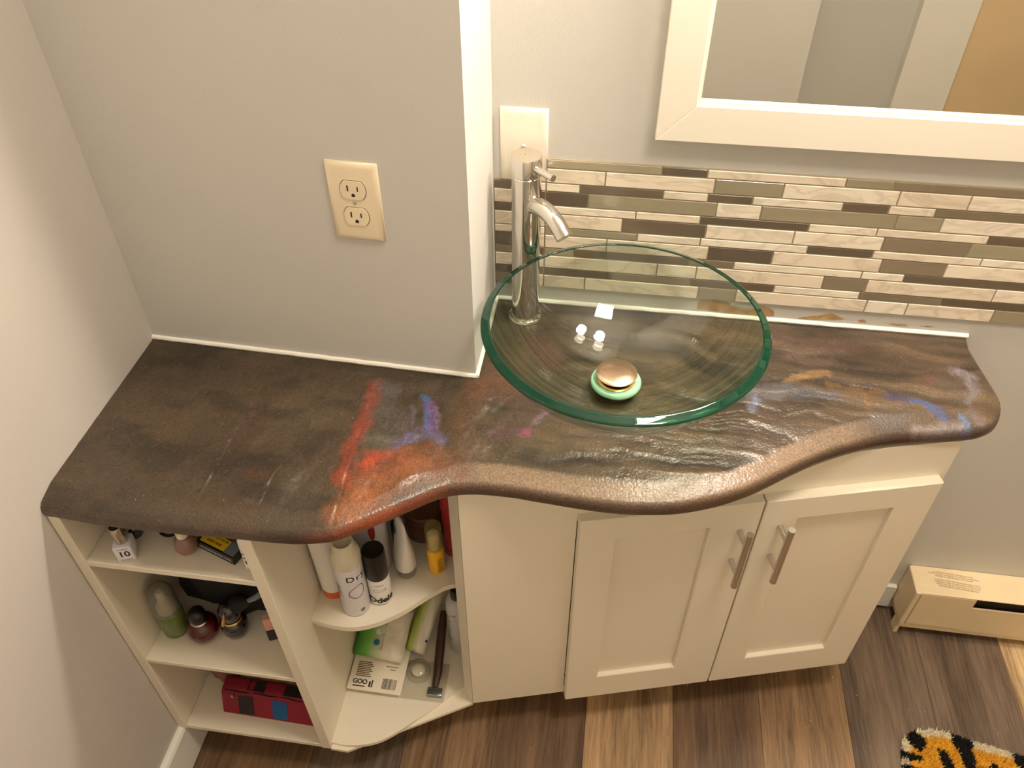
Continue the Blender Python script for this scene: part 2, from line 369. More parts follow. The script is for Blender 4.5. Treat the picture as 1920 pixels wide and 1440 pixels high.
# caulk beads where the counter meets the walls
def caulk(name, path, r, label):
    o = build(name, tube(path, r, 8), 'caulk', None, True); o['kind'] = 'structure'; return o
def wob(P, n, amp):
    out = []
    for i in range(n+1):
        t = i/n; p = [P[0][k]*(1-t)+P[1][k]*t for k in range(3)]; p[2] += amp*math.sin(i*2.1)*random.random(); out.append(p)
    return out
caulk('trim_2', wob([(XL, ybump(XL)-.001, .003), (0.002, -.001, .003)], 30, .0006), .0042, 0)
caulk('trim_3', wob([(.001, -.003, .003), (.001, YB, .003)], 12, .0006), .0042, 0)
caulk('trim_4', wob([(0, YB-.001, .003), (.768, YB-.001, .003)], 40, .0007), .0045, 0)

FEAT = [
([(-0.1486, -0.039), (-0.1444, -0.0939), (-0.1467, -0.1484), (-0.1487, -0.1944), (-0.1462, -0.2231)], 0.012, (175, 45, 22), 0.95),
([(-0.1476, -0.2186), (-0.1364, -0.2313)], 0.014, (190, 60, 30), 0.9),
([(-0.1116, -0.1863), (-0.1168, -0.1949)], 0.016, (225, 52, 18), 1),
([(-0.0987, -0.1776), (-0.0853, -0.1707)], 0.01, (205, 60, 25), 0.9),
([(-0.1292, -0.2803), (-0.1169, -0.2608), (-0.1067, -0.2319)], 0.022, (196, 92, 50), 0.95),
([(-0.1117, -0.2136), (-0.0926, -0.2014), (-0.0682, -0.1784)], 0.022, (165, 62, 38), 0.9),
([(-0.0949, -0.2487), (-0.0687, -0.2077), (-0.0369, -0.184)], 0.022, (185, 84, 46), 0.85),
([(-0.0705, -0.1687), (-0.0433, -0.1548), (-0.0107, -0.1655)], 0.024, (158, 72, 46), 0.75),
([(-0.0168, -0.191), (0.0085, -0.1875)], 0.022, (158, 98, 66), 0.7),
([(-0.1225, -0.0853), (-0.1015, -0.121)], 0.026, (92, 86, 74), 0.75),
([(-0.1205, -0.1531), (-0.1045, -0.155)], 0.018, (112, 106, 92), 0.8),
([(-0.1396, -0.0354), (-0.1192, -0.0504)], 0.014, (96, 94, 100), 0.6),
([(-0.0798, -0.0795), (-0.0689, -0.1165)], 0.006, (120, 105, 125), 0.6),
([(-0.0927, -0.0924), (-0.0813, -0.1235)], 0.014, (92, 72, 70), 0.6),
([(-0.07, -0.0437), (-0.058, -0.0765), (-0.0472, -0.1263)], 0.0042, (40, 110, 165), 0.95),
([(-0.058, -0.0652), (-0.0449, -0.0969), (-0.0447, -0.1196)], 0.0075, (125, 60, 165), 0.95),
([(-0.0471, -0.075), (-0.0369, -0.1013), (-0.0359, -0.1248)], 0.004, (150, 120, 160), 0.6),
([(-0.0859, -0.1525), (-0.0721, -0.136), (-0.0494, -0.1266), (-0.0252, -0.1317)], 0.01, (112, 104, 150), 0.75),
([(0.0097, -0.0444), (0.0029, -0.0738), (0.001, -0.1069)], 0.022, (125, 84, 50), 0.75),
([(0.0028, -0.0278), (0.0319, -0.006), (0.0569, -0.0086)], 0.026, (150, 92, 62), 0.75),
([(0.0452, -0.0396), (0.0696, -0.042)], 0.02, (120, 80, 70), 0.6),
([(0.0452, -0.1168), (0.0711, -0.1101), (0.089, -0.1002)], 0.013, (105, 62, 82), 0.8),
([(0.0867, -0.1122), (0.0963, -0.0971)], 0.006, (185, 60, 130), 0.9),
([(0.1023, -0.0822), (0.1158, -0.0639)], 0.007, (150, 120, 150), 0.7),
([(0.0526, -0.089), (0.0958, -0.0611)], 0.014, (120, 70, 85), 0.6),
([(0.003, -0.1586), (0.0307, -0.1447)], 0.026, (132, 104, 76), 0.65),
([(0.0355, 0.0252), (0.0801, 0.0695)], 0.04, (130, 75, 70), 0.6),
([(0.1161, 0.0487), (0.0854, 0.0967)], 0.02, (130, 60, 80), 0.5),
([(0.474, 0.0581), (0.5076, 0.0748), (0.5323, 0.0806)], 0.008, (190, 140, 70), 0.75),
([(0.5329, 0.0565), (0.5673, 0.0517), (0.6134, 0.0498)], 0.008, (150, 88, 55), 0.7),
([(0.5818, 0.0454), (0.5843, 0.0058)], 0.006, (150, 88, 55), 0.7),
([(0.6847, 0.0953), (0.6899, 0.084)], 0.01, (140, 85, 60), 0.6),
([(0.6158, 0.042), (0.6409, 0.0339)], 0.01, (62, 66, 120), 0.85),
([(0.6519, 0.032), (0.6667, 0.0306), (0.6865, 0.0087)], 0.0085, (60, 100, 170), 0.95),
([(0.728, 0.1135), (0.7475, 0.1039), (0.746, 0.0738), (0.7313, 0.0485)], 0.01, (150, 142, 150), 0.75),
([(0.7045, 0.08), (0.7225, 0.0589)], 0.02, (98, 88, 82), 0.5),
([(0.6535, -0.0303), (0.6813, -0.0201), (0.7055, -0.0104)], 0.016, (178, 165, 168), 0.75),
([(0.7148, 0.0126), (0.7205, -0.0029), (0.7124, -0.018)], 0.006, (100, 140, 190), 0.85),
([(0.7316, 0.0204), (0.7387, 0.0049)], 0.012, (125, 115, 125), 0.6),
([(0.4079, 0.0217), (0.4395, 0.026), (0.4718, 0.0363)], 0.018, (112, 116, 128), 0.6),
([(0.4189, 0.0115), (0.4149, -0.0118)], 0.008, (130, 145, 175), 0.7),
([(0.487, 0.0325), (0.5336, 0.033)], 0.014, (90, 95, 110), 0.5),
([(0.5865, -0.0159), (0.6344, 0.0016)], 0.014, (105, 105, 108), 0.5),
([(0.4582, 0.1475), (0.5166, 0.1488), (0.583, 0.1512)], 0.016, (112, 78, 72), 0.55),
([(0.4795, 0.1111), (0.5439, 0.1071)], 0.012, (120, 90, 78), 0.5),
([(-0.2714, -0.2308), (-0.2471, -0.2351)], 0.006, (125, 45, 32), 0.6),
([(-0.3139, -0.1817), (-0.3031, -0.1486), (-0.3074, -0.1163)], 0.02, (90, 58, 42), 0.6),
([(-0.3198, -0.0837), (-0.2901, -0.0738)], 0.02, (98, 70, 44), 0.6),
([(-0.3166, -0.2321), (-0.2986, -0.2199)], 0.02, (72, 44, 38), 0.6),
([(-0.2346, -0.1392), (-0.2108, -0.1142)], 0.03, (92, 78, 54), 0.5),
([(-0.2117, -0.2916), (-0.1929, -0.2622)], 0.03, (84, 76, 60), 0.6),
]
CREASE = [[(-0.323, -0.3286), (-0.3247, -0.2803), (-0.3248, -0.1935), (-0.3211, -0.0235)], [(-0.2428, -0.3235), (-0.2424, -0.287), (-0.237, -0.2212), (-0.2042, -0.135), (-0.1677, -0.0393)], [(-0.1407, -0.3078), (-0.1411, -0.2596), (-0.1467, -0.1484), (-0.1501, -0.0428)], [(-0.3641, -0.2289), (-0.4139, -0.2057), (-0.4195, -0.2266)], [(-0.431, -0.2029), (-0.3975, -0.1722), (-0.3799, -0.1483)], [(0.0336, -0.1392), (0.0362, -0.1641), (0.0478, -0.1802)], [(-0.5272, -0.1179), (-0.5242, -0.082), (-0.5033, -0.0358), (-0.4685, -0.0157)]]

# ------------------------------------------------------------------ countertop
SIL = [(-.5323, -.3200), (-.4897, -.3229), (-.4338, -.3258), (-.3455, -.3254), (-.2627, -.3225), (-.2069, -.3212), (-.1739, -.3182), (-.1361, -.309), (-.1128, -.2945), (-.0904, -.2785),
       (-.0663, -.2603), (-.0248, -.2286), (-.0094, -.2187), (.0071, -.2116), (.0404, -.2059), (.0843, -.2053), (.114, -.2075), (.1866, -.2127), (.2295, -.2132), (.262, -.2105),
       (.3, -.2043), (.3362, -.193), (.3714, -.1772), (.406, -.1571), (.431, -.139), (.4614, -.1159), (.4899, -.0957), (.5146, -.0802), (.5499, -.0609), (.59, -.0435), (.6293, -.0312), (.684, -.0193),
       (.7292, -.0079), (.7525, .0030), (.7690, .0175), (.7796, .0375), (.7845, .0584), (.7812, .09), (.7755, .13), (.7700, .17), (.7657, YB)]
def build_counter():
    F = np.array(catmull(SIL, 24)); d = np.r_[0, np.cumsum(np.hypot(*np.diff(F, axis=0).T))]
    NU, NV = 1000, 230
    s = np.linspace(0, d[-1], NU); F = np.c_[np.interp(s, d, F[:, 0]), np.interp(s, d, F[:, 1])]
    key = [(0, (XL+.0002, ybump(XL))), (np.interp(-.002, F[:600, 0], s[:600]), (-.0005, 0)), (np.interp(.035, F[:600, 0], s[:600]), (0.0003, YB-.0003))]
    i69 = int(np.argmin(np.abs(F[:, 0]-.72)+(F[:, 1] > 0)*1)); key += [(s[i69], (.69, YB-.0003)), (s[-1], (.7655, YB-.0003))]
    ks = [k[0] for k in key]; B = np.c_[np.interp(s, ks, [k[1][0] for k in key]), np.interp(s, ks, [k[1][1] for k in key])]
    D = B-F; Ln = np.hypot(D[:, 0], D[:, 1]); Dn = D/np.maximum(Ln, 1e-6)[:, None]
    prof = [(0.006, -.031), (.002, -.0295), (.0004, -.0265), (0, -.021), (.0004, -.0165), (.0020, -.0122), (.0050, -.0086), (.0085, -.0068), (.0130, -.0056), (.0175, -.0045), (.0220, -.0034), (.0265, -.0023), (.0305, -.0012), (.0345, -.0004), (.038, 0)]
    rows = [];
    for ins, z in prof:
        P = F+Dn*np.minimum(ins, Ln*.45)[:, None]; rows.append(np.c_[P, np.full(NU, z)])
    start = F+Dn*np.minimum(.038, Ln*.45)[:, None]
    for j in range(1, NV+1):
        t = j/NV; P = start*(1-t)+B*t; rows.append(np.c_[P, np.zeros(NU)])
    V = np.array(rows); R = V.shape[0]; X = V[..., 0]; Y = V[..., 1]
    # relief of the poured surface
    wave = fbm(X*6+3, Y*50+X*4+fbm(X*5, Y*5, 9)*6, 1, 3); right = sstep(.0, .16, X)
    left = fbm(X*16+Y*10, Y*14-X*9, 5, 4)
    dist = np.hypot(*(np.array([X, Y])-F.mean()*0)) if False else None
    inn = np.zeros_like(X); inn[len(prof)-1:] = 1; inn[:len(prof)-1] = np.linspace(0, .6, len(prof)-1)[:, None]
    fromedge = np.zeros_like(X)
    for k in range(R): fromedge[k] = np.hypot(X[k]-F[:, 0], Y[k]-F[:, 1])
    inner = sstep(.031, .039, fromedge)
    wallside = sstep(.0, .03, np.where(X > 0.01, YB-Y, np.minimum(-X*BT*0-Y+.004, 9)))*sstep(0, .03, X-XL)
    fold = fbm((X*.93+Y*-.36)*34+3, (X*.36+Y*.93)*7, 15, 3)
    H = (right*(wave-.5)*.0037+(1-right)*((left-.5)*.012+(fold-.5)*.0042))*inner*wallside + (fbm(X*90, Y*90, 2, 3)-.5)*.0009*inn
    col = np.empty(X.shape+(3,)); base = np.array(lin((68, 55, 39))); b2 = np.array(lin((76, 62, 46))); b3 = np.array(lin((50, 38, 30)))
    n1 = fbm(X*7, Y*9, 11, 4)[..., None]; r3 = right[..., None]
    col[:] = (base*(1-r3)+b2*r3); col = col*(.45+1.05*n1); col = col*(1-.35*sstep(.5, .75, fbm(X*20, Y*34, 21, 3)))[..., None]  # base colour goes paler to the right, imitating the stronger light there
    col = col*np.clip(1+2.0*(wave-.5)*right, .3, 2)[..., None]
    rim = (1-inner)*sstep(.02, .10, X)*sstep(.80, .5, X) if False else (1-inner)*sstep(-.06, .06, X)*sstep(.66, .44, X)
    tan_ = np.array(lin((150, 124, 98)))
    col = col*(1-.55*rim[..., None])+tan_*.55*rim[..., None]  # painted highlight: tan mixed in along the bevel to boost its specular strip
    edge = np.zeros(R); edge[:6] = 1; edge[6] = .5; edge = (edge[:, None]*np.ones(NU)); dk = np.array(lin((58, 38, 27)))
    nx = (fbm(X*70, Y*70, 31, 3)-.5)*.018; ny = (fbm(X*70, Y*70, 41, 3)-.5)*.018
    fine = fbm(X*220, Y*150, 51, 2); patchy = fbm(X*60, Y*95, 71, 3)
    for P, w, c, st in FEAT:
        c = np.array(lin(c)); c = (c*.85+.15*c.mean())*(.52 if c[0] > 3*c[2] or c[0] > 3*c[1] else .66)*((1, 1.4, .9) if c[0] > 3*c[1] else (1, 1, 1)); dmin = np.full(X.shape, 9.)
        for (ax, ay), (bx, by) in zip(P, P[1:]):
            dx, dy = bx-ax, by-ay; t = np.clip(((X+nx-ax)*dx+(Y+ny-ay)*dy)/(dx*dx+dy*dy), 0, 1)
            dmin = np.minimum(dmin, np.hypot(X+nx-ax-t*dx, Y+ny-ay-t*dy))
        m = (1-sstep(w*.2, w*1.5, dmin))*st*(.15+.62*fine+.55*patchy); m = np.clip(m, 0, 1)[..., None]
        col = col*(1-m)+c*m
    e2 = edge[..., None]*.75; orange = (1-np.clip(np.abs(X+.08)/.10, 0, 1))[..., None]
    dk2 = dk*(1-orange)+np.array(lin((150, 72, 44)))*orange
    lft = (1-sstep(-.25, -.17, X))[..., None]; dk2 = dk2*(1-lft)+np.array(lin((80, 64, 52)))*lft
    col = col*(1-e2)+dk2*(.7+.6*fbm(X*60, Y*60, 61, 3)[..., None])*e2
    for P in CREASE:
        P = catmull(P, 6); dmin = np.full(X.shape, 9.); sg = np.zeros(X.shape)
        for (ax, ay), (bx, by) in zip(P, P[1:]):
            dx, dy = bx-ax, by-ay; l = math.hypot(dx, dy)
            if l < 1e-6: continue
            t = np.clip(((X+nx*.25-ax)*dx+(Y-ay)*dy)/(l*l), 0, 1); q = np.hypot(X+nx*.25-ax-t*dx, Y-ay-t*dy)
            sd = ((X-ax)*dy-(Y-ay)*dx)/l; sg = np.where(q < dmin, sd, sg); dmin = np.minimum(dmin, q)
        amp = np.clip(fbm(X*120, Y*60, 91, 2)*2.4-.7, 0, 1)*(.25+.75*sstep(-.13, -.27, Y)) if len(CREASE) else 1
        H += amp*np.exp(-(dmin/.0016)**2)*.0013*inn - np.exp(-((sg-.004)/.003)**2)*np.exp(-(dmin/.006)**2)*.0014*inn*(.3+.7*sstep(-.13, -.27, Y))
    V[..., 2] += H
    # underside ring
    me = bpy.data.meshes.new('countertop'); nv = R*NU
    bot = [np.c_[B, np.full(NU, -.031)]]
    VV = np.concatenate([V.reshape(-1, 3), bot[0]]); idx = np.arange(nv).reshape(R, NU)
    q = np.stack([idx[:-1, :-1], idx[:-1, 1:], idx[1:, 1:], idx[1:, :-1]], -1).reshape(-1, 4)
    bi = nv+np.arange(NU); q2 = np.stack([bi[:-1], bi[1:], idx[0, 1:], idx[0, :-1]], -1)
    q3 = np.stack([idx[-1, :-1], idx[-1, 1:], bi[1:], bi[:-1]], -1)
    Q = np.concatenate([q, q2, q3])
    me.vertices.add(len(VV)); me.vertices.foreach_set('co', VV.astype(np.float32).ravel())
    me.loops.add(Q.size); me.loops.foreach_set('vertex_index', Q.astype(np.int32).ravel())
    me.polygons.add(len(Q)); me.polygons.foreach_set('loop_start', np.arange(0, Q.size, 4, dtype=np.int32)); me.polygons.foreach_set('loop_total', np.full(len(Q), 4, np.int32))
    me.polygons.foreach_set('use_smooth', np.ones(len(Q), bool)); me.update(calc_edges=True)
    a = me.color_attributes.new('paint', 'FLOAT_COLOR', 'POINT')
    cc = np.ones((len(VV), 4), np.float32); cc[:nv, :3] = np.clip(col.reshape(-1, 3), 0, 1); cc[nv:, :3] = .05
    a.data.foreach_set('color', cc.ravel()); me.materials.append(MATS['resin_galaxy'])
    o = bpy.data.objects.new('countertop', me); COL.objects.link(o)
    tag(o, 'dark resin countertop with wavy front edge and red, orange, blue galaxy swirls', 'countertop')
build_counter()

# ------------------------------------------------------------------ open shelf unit (left) and door cabinet (right)
ZT = -.0325; ZB = -.667
su = empty('shelf_unit', (-.27, -.15, ZB), 'white open shelf unit with straight and curved shelves at the left wall', 'shelf unit')
def sub(name, bm, m, parent, off, **k):
    bmesh.ops.translate(bm, verts=bm.verts, vec=[-v for v in off]); return build(name, bm, m, parent, **k)
O = su.location
def shelfpart(name, bm): return sub(name, bm, 'cabinet_white', su, O)
shelfpart('side_panel', box(XL+.001, XL+.018, -.318, ybump(XL)-.002, ZB, ZT, .0008, 1))
bm = box(-.254, -.236, -.318, .006, ZB, ZT, .0008, 1)
for v in bm.verts: v.co.x += -.010*(v.co.z-ZB)/(ZT-ZB)
shelfpart('divider_panel', bm)
shelfpart('side_panel', prism([(-.0135, -.176), (.0068, -.2005), (.0072, -.1), (.0072, -.002), (-.0135, -.002)], ZB+.008, ZT))
shelfpart('shelf', box(XL+.018, -.257, -.317, .012, -.145, -.133, .001, 1))
shelfpart('shelf', box(XL+.018, -.254, -.317, .012, -.422, -.411, .001, 1))
shelfpart('shelf', box(XL+.018, -.250, -.317, .010, ZB, -.655, .001, 1))
cur = [(-.236, -.248), (-.205, -.253), (-.170, -.2525), (-.135, -.240), (-.100, -.216), (-.075, -.192), (-.055, -.172), (-.035, -.156), (-.0135, -.147)]
cur = [tuple(p) for p in catmull(cur, 5)]
shelfpart('curved_shelf', prism([(-.241, .004)]+[(-.241, -.246)]+cur[1:]+[(-.0135, -.002)], -.352, -.340))
cur2 = [(-.236, -.3125), (-.205, -.3135), (-.175, -.3085), (-.147, -.297), (-.118, -.275), (-.095, -.253), (-.0724, -.232), (-.0401, -.196), (-.026, -.183), (-.0134, -.176)]
cur2 = [tuple(p) for p in catmull(cur2, 5)]
shelfpart('curved_shelf', prism([(-.236, .002)]+cur2+[(-.0135, -.002)], -.6595, -.651))
shelfpart('base_board', prism([(-.236, -.02), (-.2355, -.320), (-.2045, -.3205), (.0062, -.200), (.0062, -.02)], ZB, -.6597))
shelfpart('toe_kick', box(XL+.02, .0, -.10, -.085, ZF, ZB))
shelfpart('back_panel', prism([(XL+.018, ybump(XL+.018)-.003), (-.0135, -.0015), (-.0135, -.0045), (XL+.018, ybump(XL+.018)-.007)], ZB+.012, ZT))

AD = math.radians(15.475)
vc = empty('vanity_cabinet', (.4497, -.0968, ZB), 'white two-door vanity cabinet set at an angle under the sink', 'cabinet', rz=AD)
c_, s_ = math.cos(AD), math.sin(AD)
def w2l(x, y): x -= .4497; y += .0968; return (x*c_+y*s_, -x*s_+y*c_)
def cab(name, bm, parent=vc, m='cabinet_white'):
    bmesh.ops.translate(bm, verts=bm.verts, vec=(0, 0, -ZB)); return build(name, bm, m, parent)
cab('face_panel', prism([(-.4540, .0165), (-.2815, .0165), (-.2815, .034), w2l(.0080, -.180)], -.655, ZT))
fr = box(-.2814, .290, .0165, .034, -.125, ZT); fr = box(.262, .290, .0165, .034, -.655, -.125, bm=fr); fr = box(-.2814, .262, .0165, .034, -.655, -.63, bm=fr)
cab('face_frame', fr)
cab('bottom_board', prism([w2l(.012, -.160), w2l(.706, .016), w2l(.706, YB-.002), w2l(.012, YB-.002)], -.655, -.640))
# right side panel straight back to the wall
cab('side_panel', prism([w2l(.7245, -.0015), w2l(.7255, .0), w2l(.7255, YB-.001), w2l(.708, YB-.001), w2l(.708, -.004)], -.655, ZT))
cab('toe_kick', box(-.40, .24, .16, .175, ZF, -.655))
def door(x0, x1, px0, px1, hx, label):
    z0, z1, pz0, pz1 = -.655, -.108, -.580, -.158
    b = bmesh.new(); yF, yBk, yP = 0, .0165, .009
    def rect(xa, xb, za, zb, y): return [b.verts.new(p) for p in ((xa, y, za), (xb, y, za), (xb, y, zb), (xa, y, zb))]
    e = .0012
    o0 = rect(x0, x1, z0, z1, yBk); o1 = rect(x0, x1, z0, z1, yF+e); o2 = rect(x0+e, x1-e, z0+e, z1-e, yF); i1 = rect(px0-.002, px1+.002, pz0-.002, pz1+.002, yF); i2 = rect(px0, px1, pz0, pz1, yF+.0012); i3 = rect(px0, px1, pz0, pz1, yBk)
    for A, B in ((o0, o1), (o1, o2), (o2, i1), (i1, i2), (i2, i3), (i3, o0)):
        for k in range(4): b.faces.new((A[k], A[(k+1) % 4], B[(k+1) % 4], B[k]))
    d = cab('door', b); d['label'] = label
    pn = box(px0+.0003, px1-.0003, yP, yP+.005, pz0+.0003, pz1-.0003)
    cab('door_panel', pn, d)
    h = tube([(hx, -.031, -.1405), (hx, -.031, -.2755)], .0055, 20)
    for zz in (-.172, -.2465): h = tube([(hx, 0.0, zz), (hx, -.031, zz)], .0046, 16, bm=h)
    bmesh.ops.translate(h, verts=h.verts, vec=(0, 0, -ZB)); build('handle', h, 'brushed_nickel', d, True, 50)
door(-.2802, -.0015, -.2230, -.0780, -.0300, 'left shaker door'); door(.0015, .2785, .0600, .2150, .0345, 'right shaker door')

# ------------------------------------------------------------------ glass vessel sink, drain, faucet
BX, BY, BZ, BR = .2145, -.0048, .1345, .1995
Rs = (BR**2+(BZ-.006)**2)/(2*(BZ-.006)); zc0 = .006+Rs
def arc(R, zc, rmin, n=28):
    a0 = math.asin(rmin/R); a1 = math.acos((zc-BZ)/R); return [(R*math.sin(a0+(a1-a0)*i/n), zc-R*math.cos(a0+(a1-a0)*i/n)) for i in range(n+1)]
sk = empty('vessel_sink', (BX, BY, 0), 'round clear glass vessel sink with green rim on the countertop', 'sink')
build('glass_bowl', lathe([(.024, .006)]+arc(Rs, zc0, .03), 96), 'bowl_glass', sk, True, 60)
inn = [(r, z) for r, z in arc(Rs-.011, zc0, .026)]
build('inner_glass', lathe(inn, 96), 'bowl_glass', sk, True, 60)
ro, ri = BR, inn[-1][0]; mid = (ro+ri)/2; hw = (ro-ri)/2+.0004
ax_, az_, bx_, bz_ = ro+.0003, BZ-.0026, ri-.0002, BZ+.0030
build('rim', lathe([(ax_, az_-.0012), (ax_+.0004, az_), (ax_-.0006, az_+.0011), (ax_*.75+bx_*.25, az_*.75+bz_*.25+.0009), (ax_*.25+bx_*.75, az_*.25+bz_*.75+.0009), (bx_+.0008, bz_+.0008), (bx_, bz_), (bx_+.0004, bz_-.0016), (bx_+.002, bz_-.0026), (ax_-.0012, az_-.0020), (ax_, az_-.0012)], 128), 'rim_glass', sk, True, 80)
dn = empty('drain_stopper', (BX-.0025, BY+.0028, .0178), 'bronze pop-up drain stopper on green gasket in the glass sink', 'drain')
build('gasket', lathe([(.0235, .004), (.030, .0062), (.036, .0055), (.0378, .002), (.0372, -.001), (.026, -.002), (.0235, .0)], 48), 'mint_gasket', dn, True)
build('flange', lathe([(.0285, .0068), (.0262, .0085), (.0240, .0075), (.0235, -.004), (.0285, .0055)], 48), 'brass', dn, True)
build('drain_cup', lathe([(.0235, .006), (.021, .001), (.012, -.004), (0, -.005)], 32), 'razor_brown', dn, True)
s = lathe([(0, .0235), (.012, .0232), (.022, .0220), (.0290, .0202), (.0305, .0190), (.0303, .0180), (.028, .0176), (.009, .0168)], 64)
s = lathe([(.009, .0172), (.0095, -.004), (0, -.004)], 24, bm=s)
build('stopper', s, 'stopper_bronze', dn, True, 35)

fx, fy = .0555, .1590
fc = empty('faucet', (fx, fy, 0), 'tall chrome single-lever vessel faucet behind the glass bowl', 'faucet')
build('base_ring', lathe([(.0285, .0), (.0285, .003), (.0265, .006), (.0235, .0068), (.0, .0068)], 48), 'chrome', fc, True, 35)
build('body', lathe([(.0222, .005), (.0222, .2605), (.0215, .2612), (.0, .2612)], 64), 'chrome', fc, True, 35)
build('cap', lathe([(.0205, .2612), (.0222, .2625), (.0226, .289), (.0218, .2905), (.003, .2911), (.0026, .2902), (.0, .2902)], 64), 'chrome', fc, True, 35)
dr_ = (math.sin(PI/4), -math.cos(PI/4))
sp = [(0, .210), (.0147, .2165), (.030, .2212), (.0440, .2220), (.056, .2195), (.067, .2150), (.079, .2075), (.0900, .1990)]
sp = [(a*dr_[0], a*dr_[1], z) for a, z in [tuple(p) for p in catmull(sp, 4)]]
build('spout', tube(sp, [.0126]*len(sp), 28), 'chrome', fc, True, 50)
b = tube([(.018*dr_[0], .018*dr_[1], .2775), (.0605*dr_[0], .0605*dr_[1], .2800)], .0049, 16)
build('lever', b, 'chrome', fc, True, 50)

# ------------------------------------------------------------------ mosaic backsplash
bs = empty('mosaic_backsplash', (.40, YB, .035), 'mosaic strip of marble, grey and brown glass tiles behind the sink', 'backsplash')
def P(x, y=0): return x
TCOL = {'M': [(246, 234, 212), (240, 226, 203), (248, 238, 218)], 'G': [(170, 161, 136), (163, 154, 129)], 'B': [(146, 132, 110), (139, 126, 105)], 'D': [(114, 101, 84), (106, 94, 79)]}
ROWS = [[(0.0808, 0.2501, 'G'), (0.2501, 0.3154, 'D'), (0.3154, 0.51, 'M'), (0.51, 0.5759, 'G'), (0.5759, 0.8059, 'B'), (0.8059, 0.9159, 'M'), (0.9159, 1.0759, 'M'), (1.0759, 1.2059, 'M'), (1.2059, 1.3, 'M')],
        [(0.0808, 0.1689, 'M'), (0.1689, 0.3284, 'M'), (0.3284, 0.4267, 'G'), (0.4267, 0.5879, 'M'), (0.5879, 0.6848, 'M'), (0.6848, 0.7948, 'M'), (0.7948, 0.9548, 'D'), (0.9548, 1.0848, 'B'), (1.0848, 1.3, 'G')],
        [(0.0006, 0.046, 'D'), (0.046, 0.0805, 'M'), (0.0808, 0.1318, 'M'), (0.1318, 0.2563, 'D'), (0.2563, 0.322, 'M'), (0.322, 0.3869, 'D'), (0.3869, 0.5154, 'M'), (0.5154, 0.5801, 'D'), (0.5801, 0.6444, 'M'), (0.6444, 0.8044, 'B'), (0.8044, 0.9344, 'M'), (0.9344, 1.1644, 'M'), (1.1644, 1.2744, 'M'), (1.2744, 1.3, 'M')],
        [(0.0006, 0.058, 'M'), (0.058, 0.0805, 'D'), (0.0808, 0.1456, 'D'), (0.1456, 0.3372, 'G'), (0.3372, 0.4024, 'M'), (0.4024, 0.5959, 'G'), (0.5959, 0.6597, 'G'), (0.6597, 0.7897, 'M'), (0.7897, 1.0197, 'B'), (1.0197, 1.1297, 'G'), (1.1297, 1.2897, 'D'), (1.2897, 1.3, 'B')],
        [(0.0006, 0.052, 'D'), (0.052, 0.0805, 'M'), (0.0808, 0.2193, 'M'), (0.2193, 0.3162, 'M'), (0.3162, 0.4762, 'D'), (0.4762, 0.5745, 'M'), (0.5745, 0.7313, 'M'), (0.7313, 0.9613, 'D'), (0.9613, 1.0713, 'M'), (1.0713, 1.2313, 'M'), (1.2313, 1.3, 'M')],
        [(0.0006, 0.0805, 'M'), (0.0808, 0.2001, 'M'), (0.2001, 0.3275, 'D'), (0.3275, 0.4585, 'M'), (0.4585, 0.5885, 'M'), (0.5885, 0.7118, 'B'), (0.7118, 0.8218, 'G'), (0.8218, 0.9818, 'G'), (0.9818, 1.1118, 'D'), (1.1118, 1.3, 'B')],
        [(0.0006, 0.062, 'M'), (0.062, 0.0805, 'M'), (0.0808, 0.2253, 'G'), (0.2253, 0.3221, 'M'), (0.3221, 0.4833, 'M'), (0.4833, 0.5796, 'D'), (0.5796, 0.7359, 'M'), (0.7359, 0.8959, 'M'), (0.8959, 1.0259, 'M'), (1.0259, 1.2559, 'M'), (1.2559, 1.3, 'M')],
        [(0.0006, 0.05, 'D'), (0.05, 0.0805, 'M'), (0.0808, 0.1791, 'M'), (0.1791, 0.3369, 'M'), (0.3369, 0.4349, 'D'), (0.4349, 0.5968, 'M'), (0.5968, 0.6908, 'B'), (0.6908, 0.8208, 'M'), (0.8208, 1.0508, 'D'), (1.0508, 1.1608, 'B'), (1.1608, 1.3, 'G')],
        [(0.0006, 0.035, 'B'), (0.035, 0.06, 'M'), (0.06, 0.0805, 'D'), (0.0808, 0.1277, 'G'), (0.1277, 0.3118, 'D'), (0.3118, 0.3796, 'B'), (0.3796, 0.5739, 'M'), (0.5739, 0.6366, 'M'), (0.6366, 0.8666, 'D'), (0.8666, 0.9766, 'M'), (0.9766, 1.1366, 'M'), (1.1366, 1.2666, 'M'), (1.2666, 1.3, 'M')],
        [(0.0006, 0.0805, 'M'), (0.0808, 0.2623, 'M'), (0.2623, 0.3243, 'M'), (0.3243, 0.5205, 'M'), (0.5205, 0.5865, 'B'), (0.5865, 0.7759, 'M'), (0.7759, 0.8859, 'M'), (0.8859, 1.0459, 'B'), (1.0459, 1.1759, 'G'), (1.1759, 1.3, 'D')],
        [(0.0006, 0.0805, 'D'), (0.0808, 0.1929, 'D'), (0.1929, 0.3184, 'B'), (0.3184, 0.4494, 'D'), (0.4494, 0.5807, 'M'), (0.5807, 0.7049, 'B'), (0.7049, 0.8649, 'D'), (0.8649, 0.9949, 'M'), (0.9949, 1.2249, 'M'), (1.2249, 1.3, 'M')],
        [(0.0006, 0.048, 'B'), (0.048, 0.0805, 'M'), (0.0808, 0.1487, 'M'), (0.1487, 0.3327, 'M'), (0.3327, 0.3929, 'G'), (0.3929, 0.5961, 'M'), (0.5961, 0.6582, 'M'), (0.6582, 0.7882, 'M'), (0.7882, 1.0182, 'G'), (1.0182, 1.1282, 'D'), (1.1282, 1.2882, 'B'), (1.2882, 1.3, 'G')]]
zt = .2660; H1, H2 = .0142, .0243
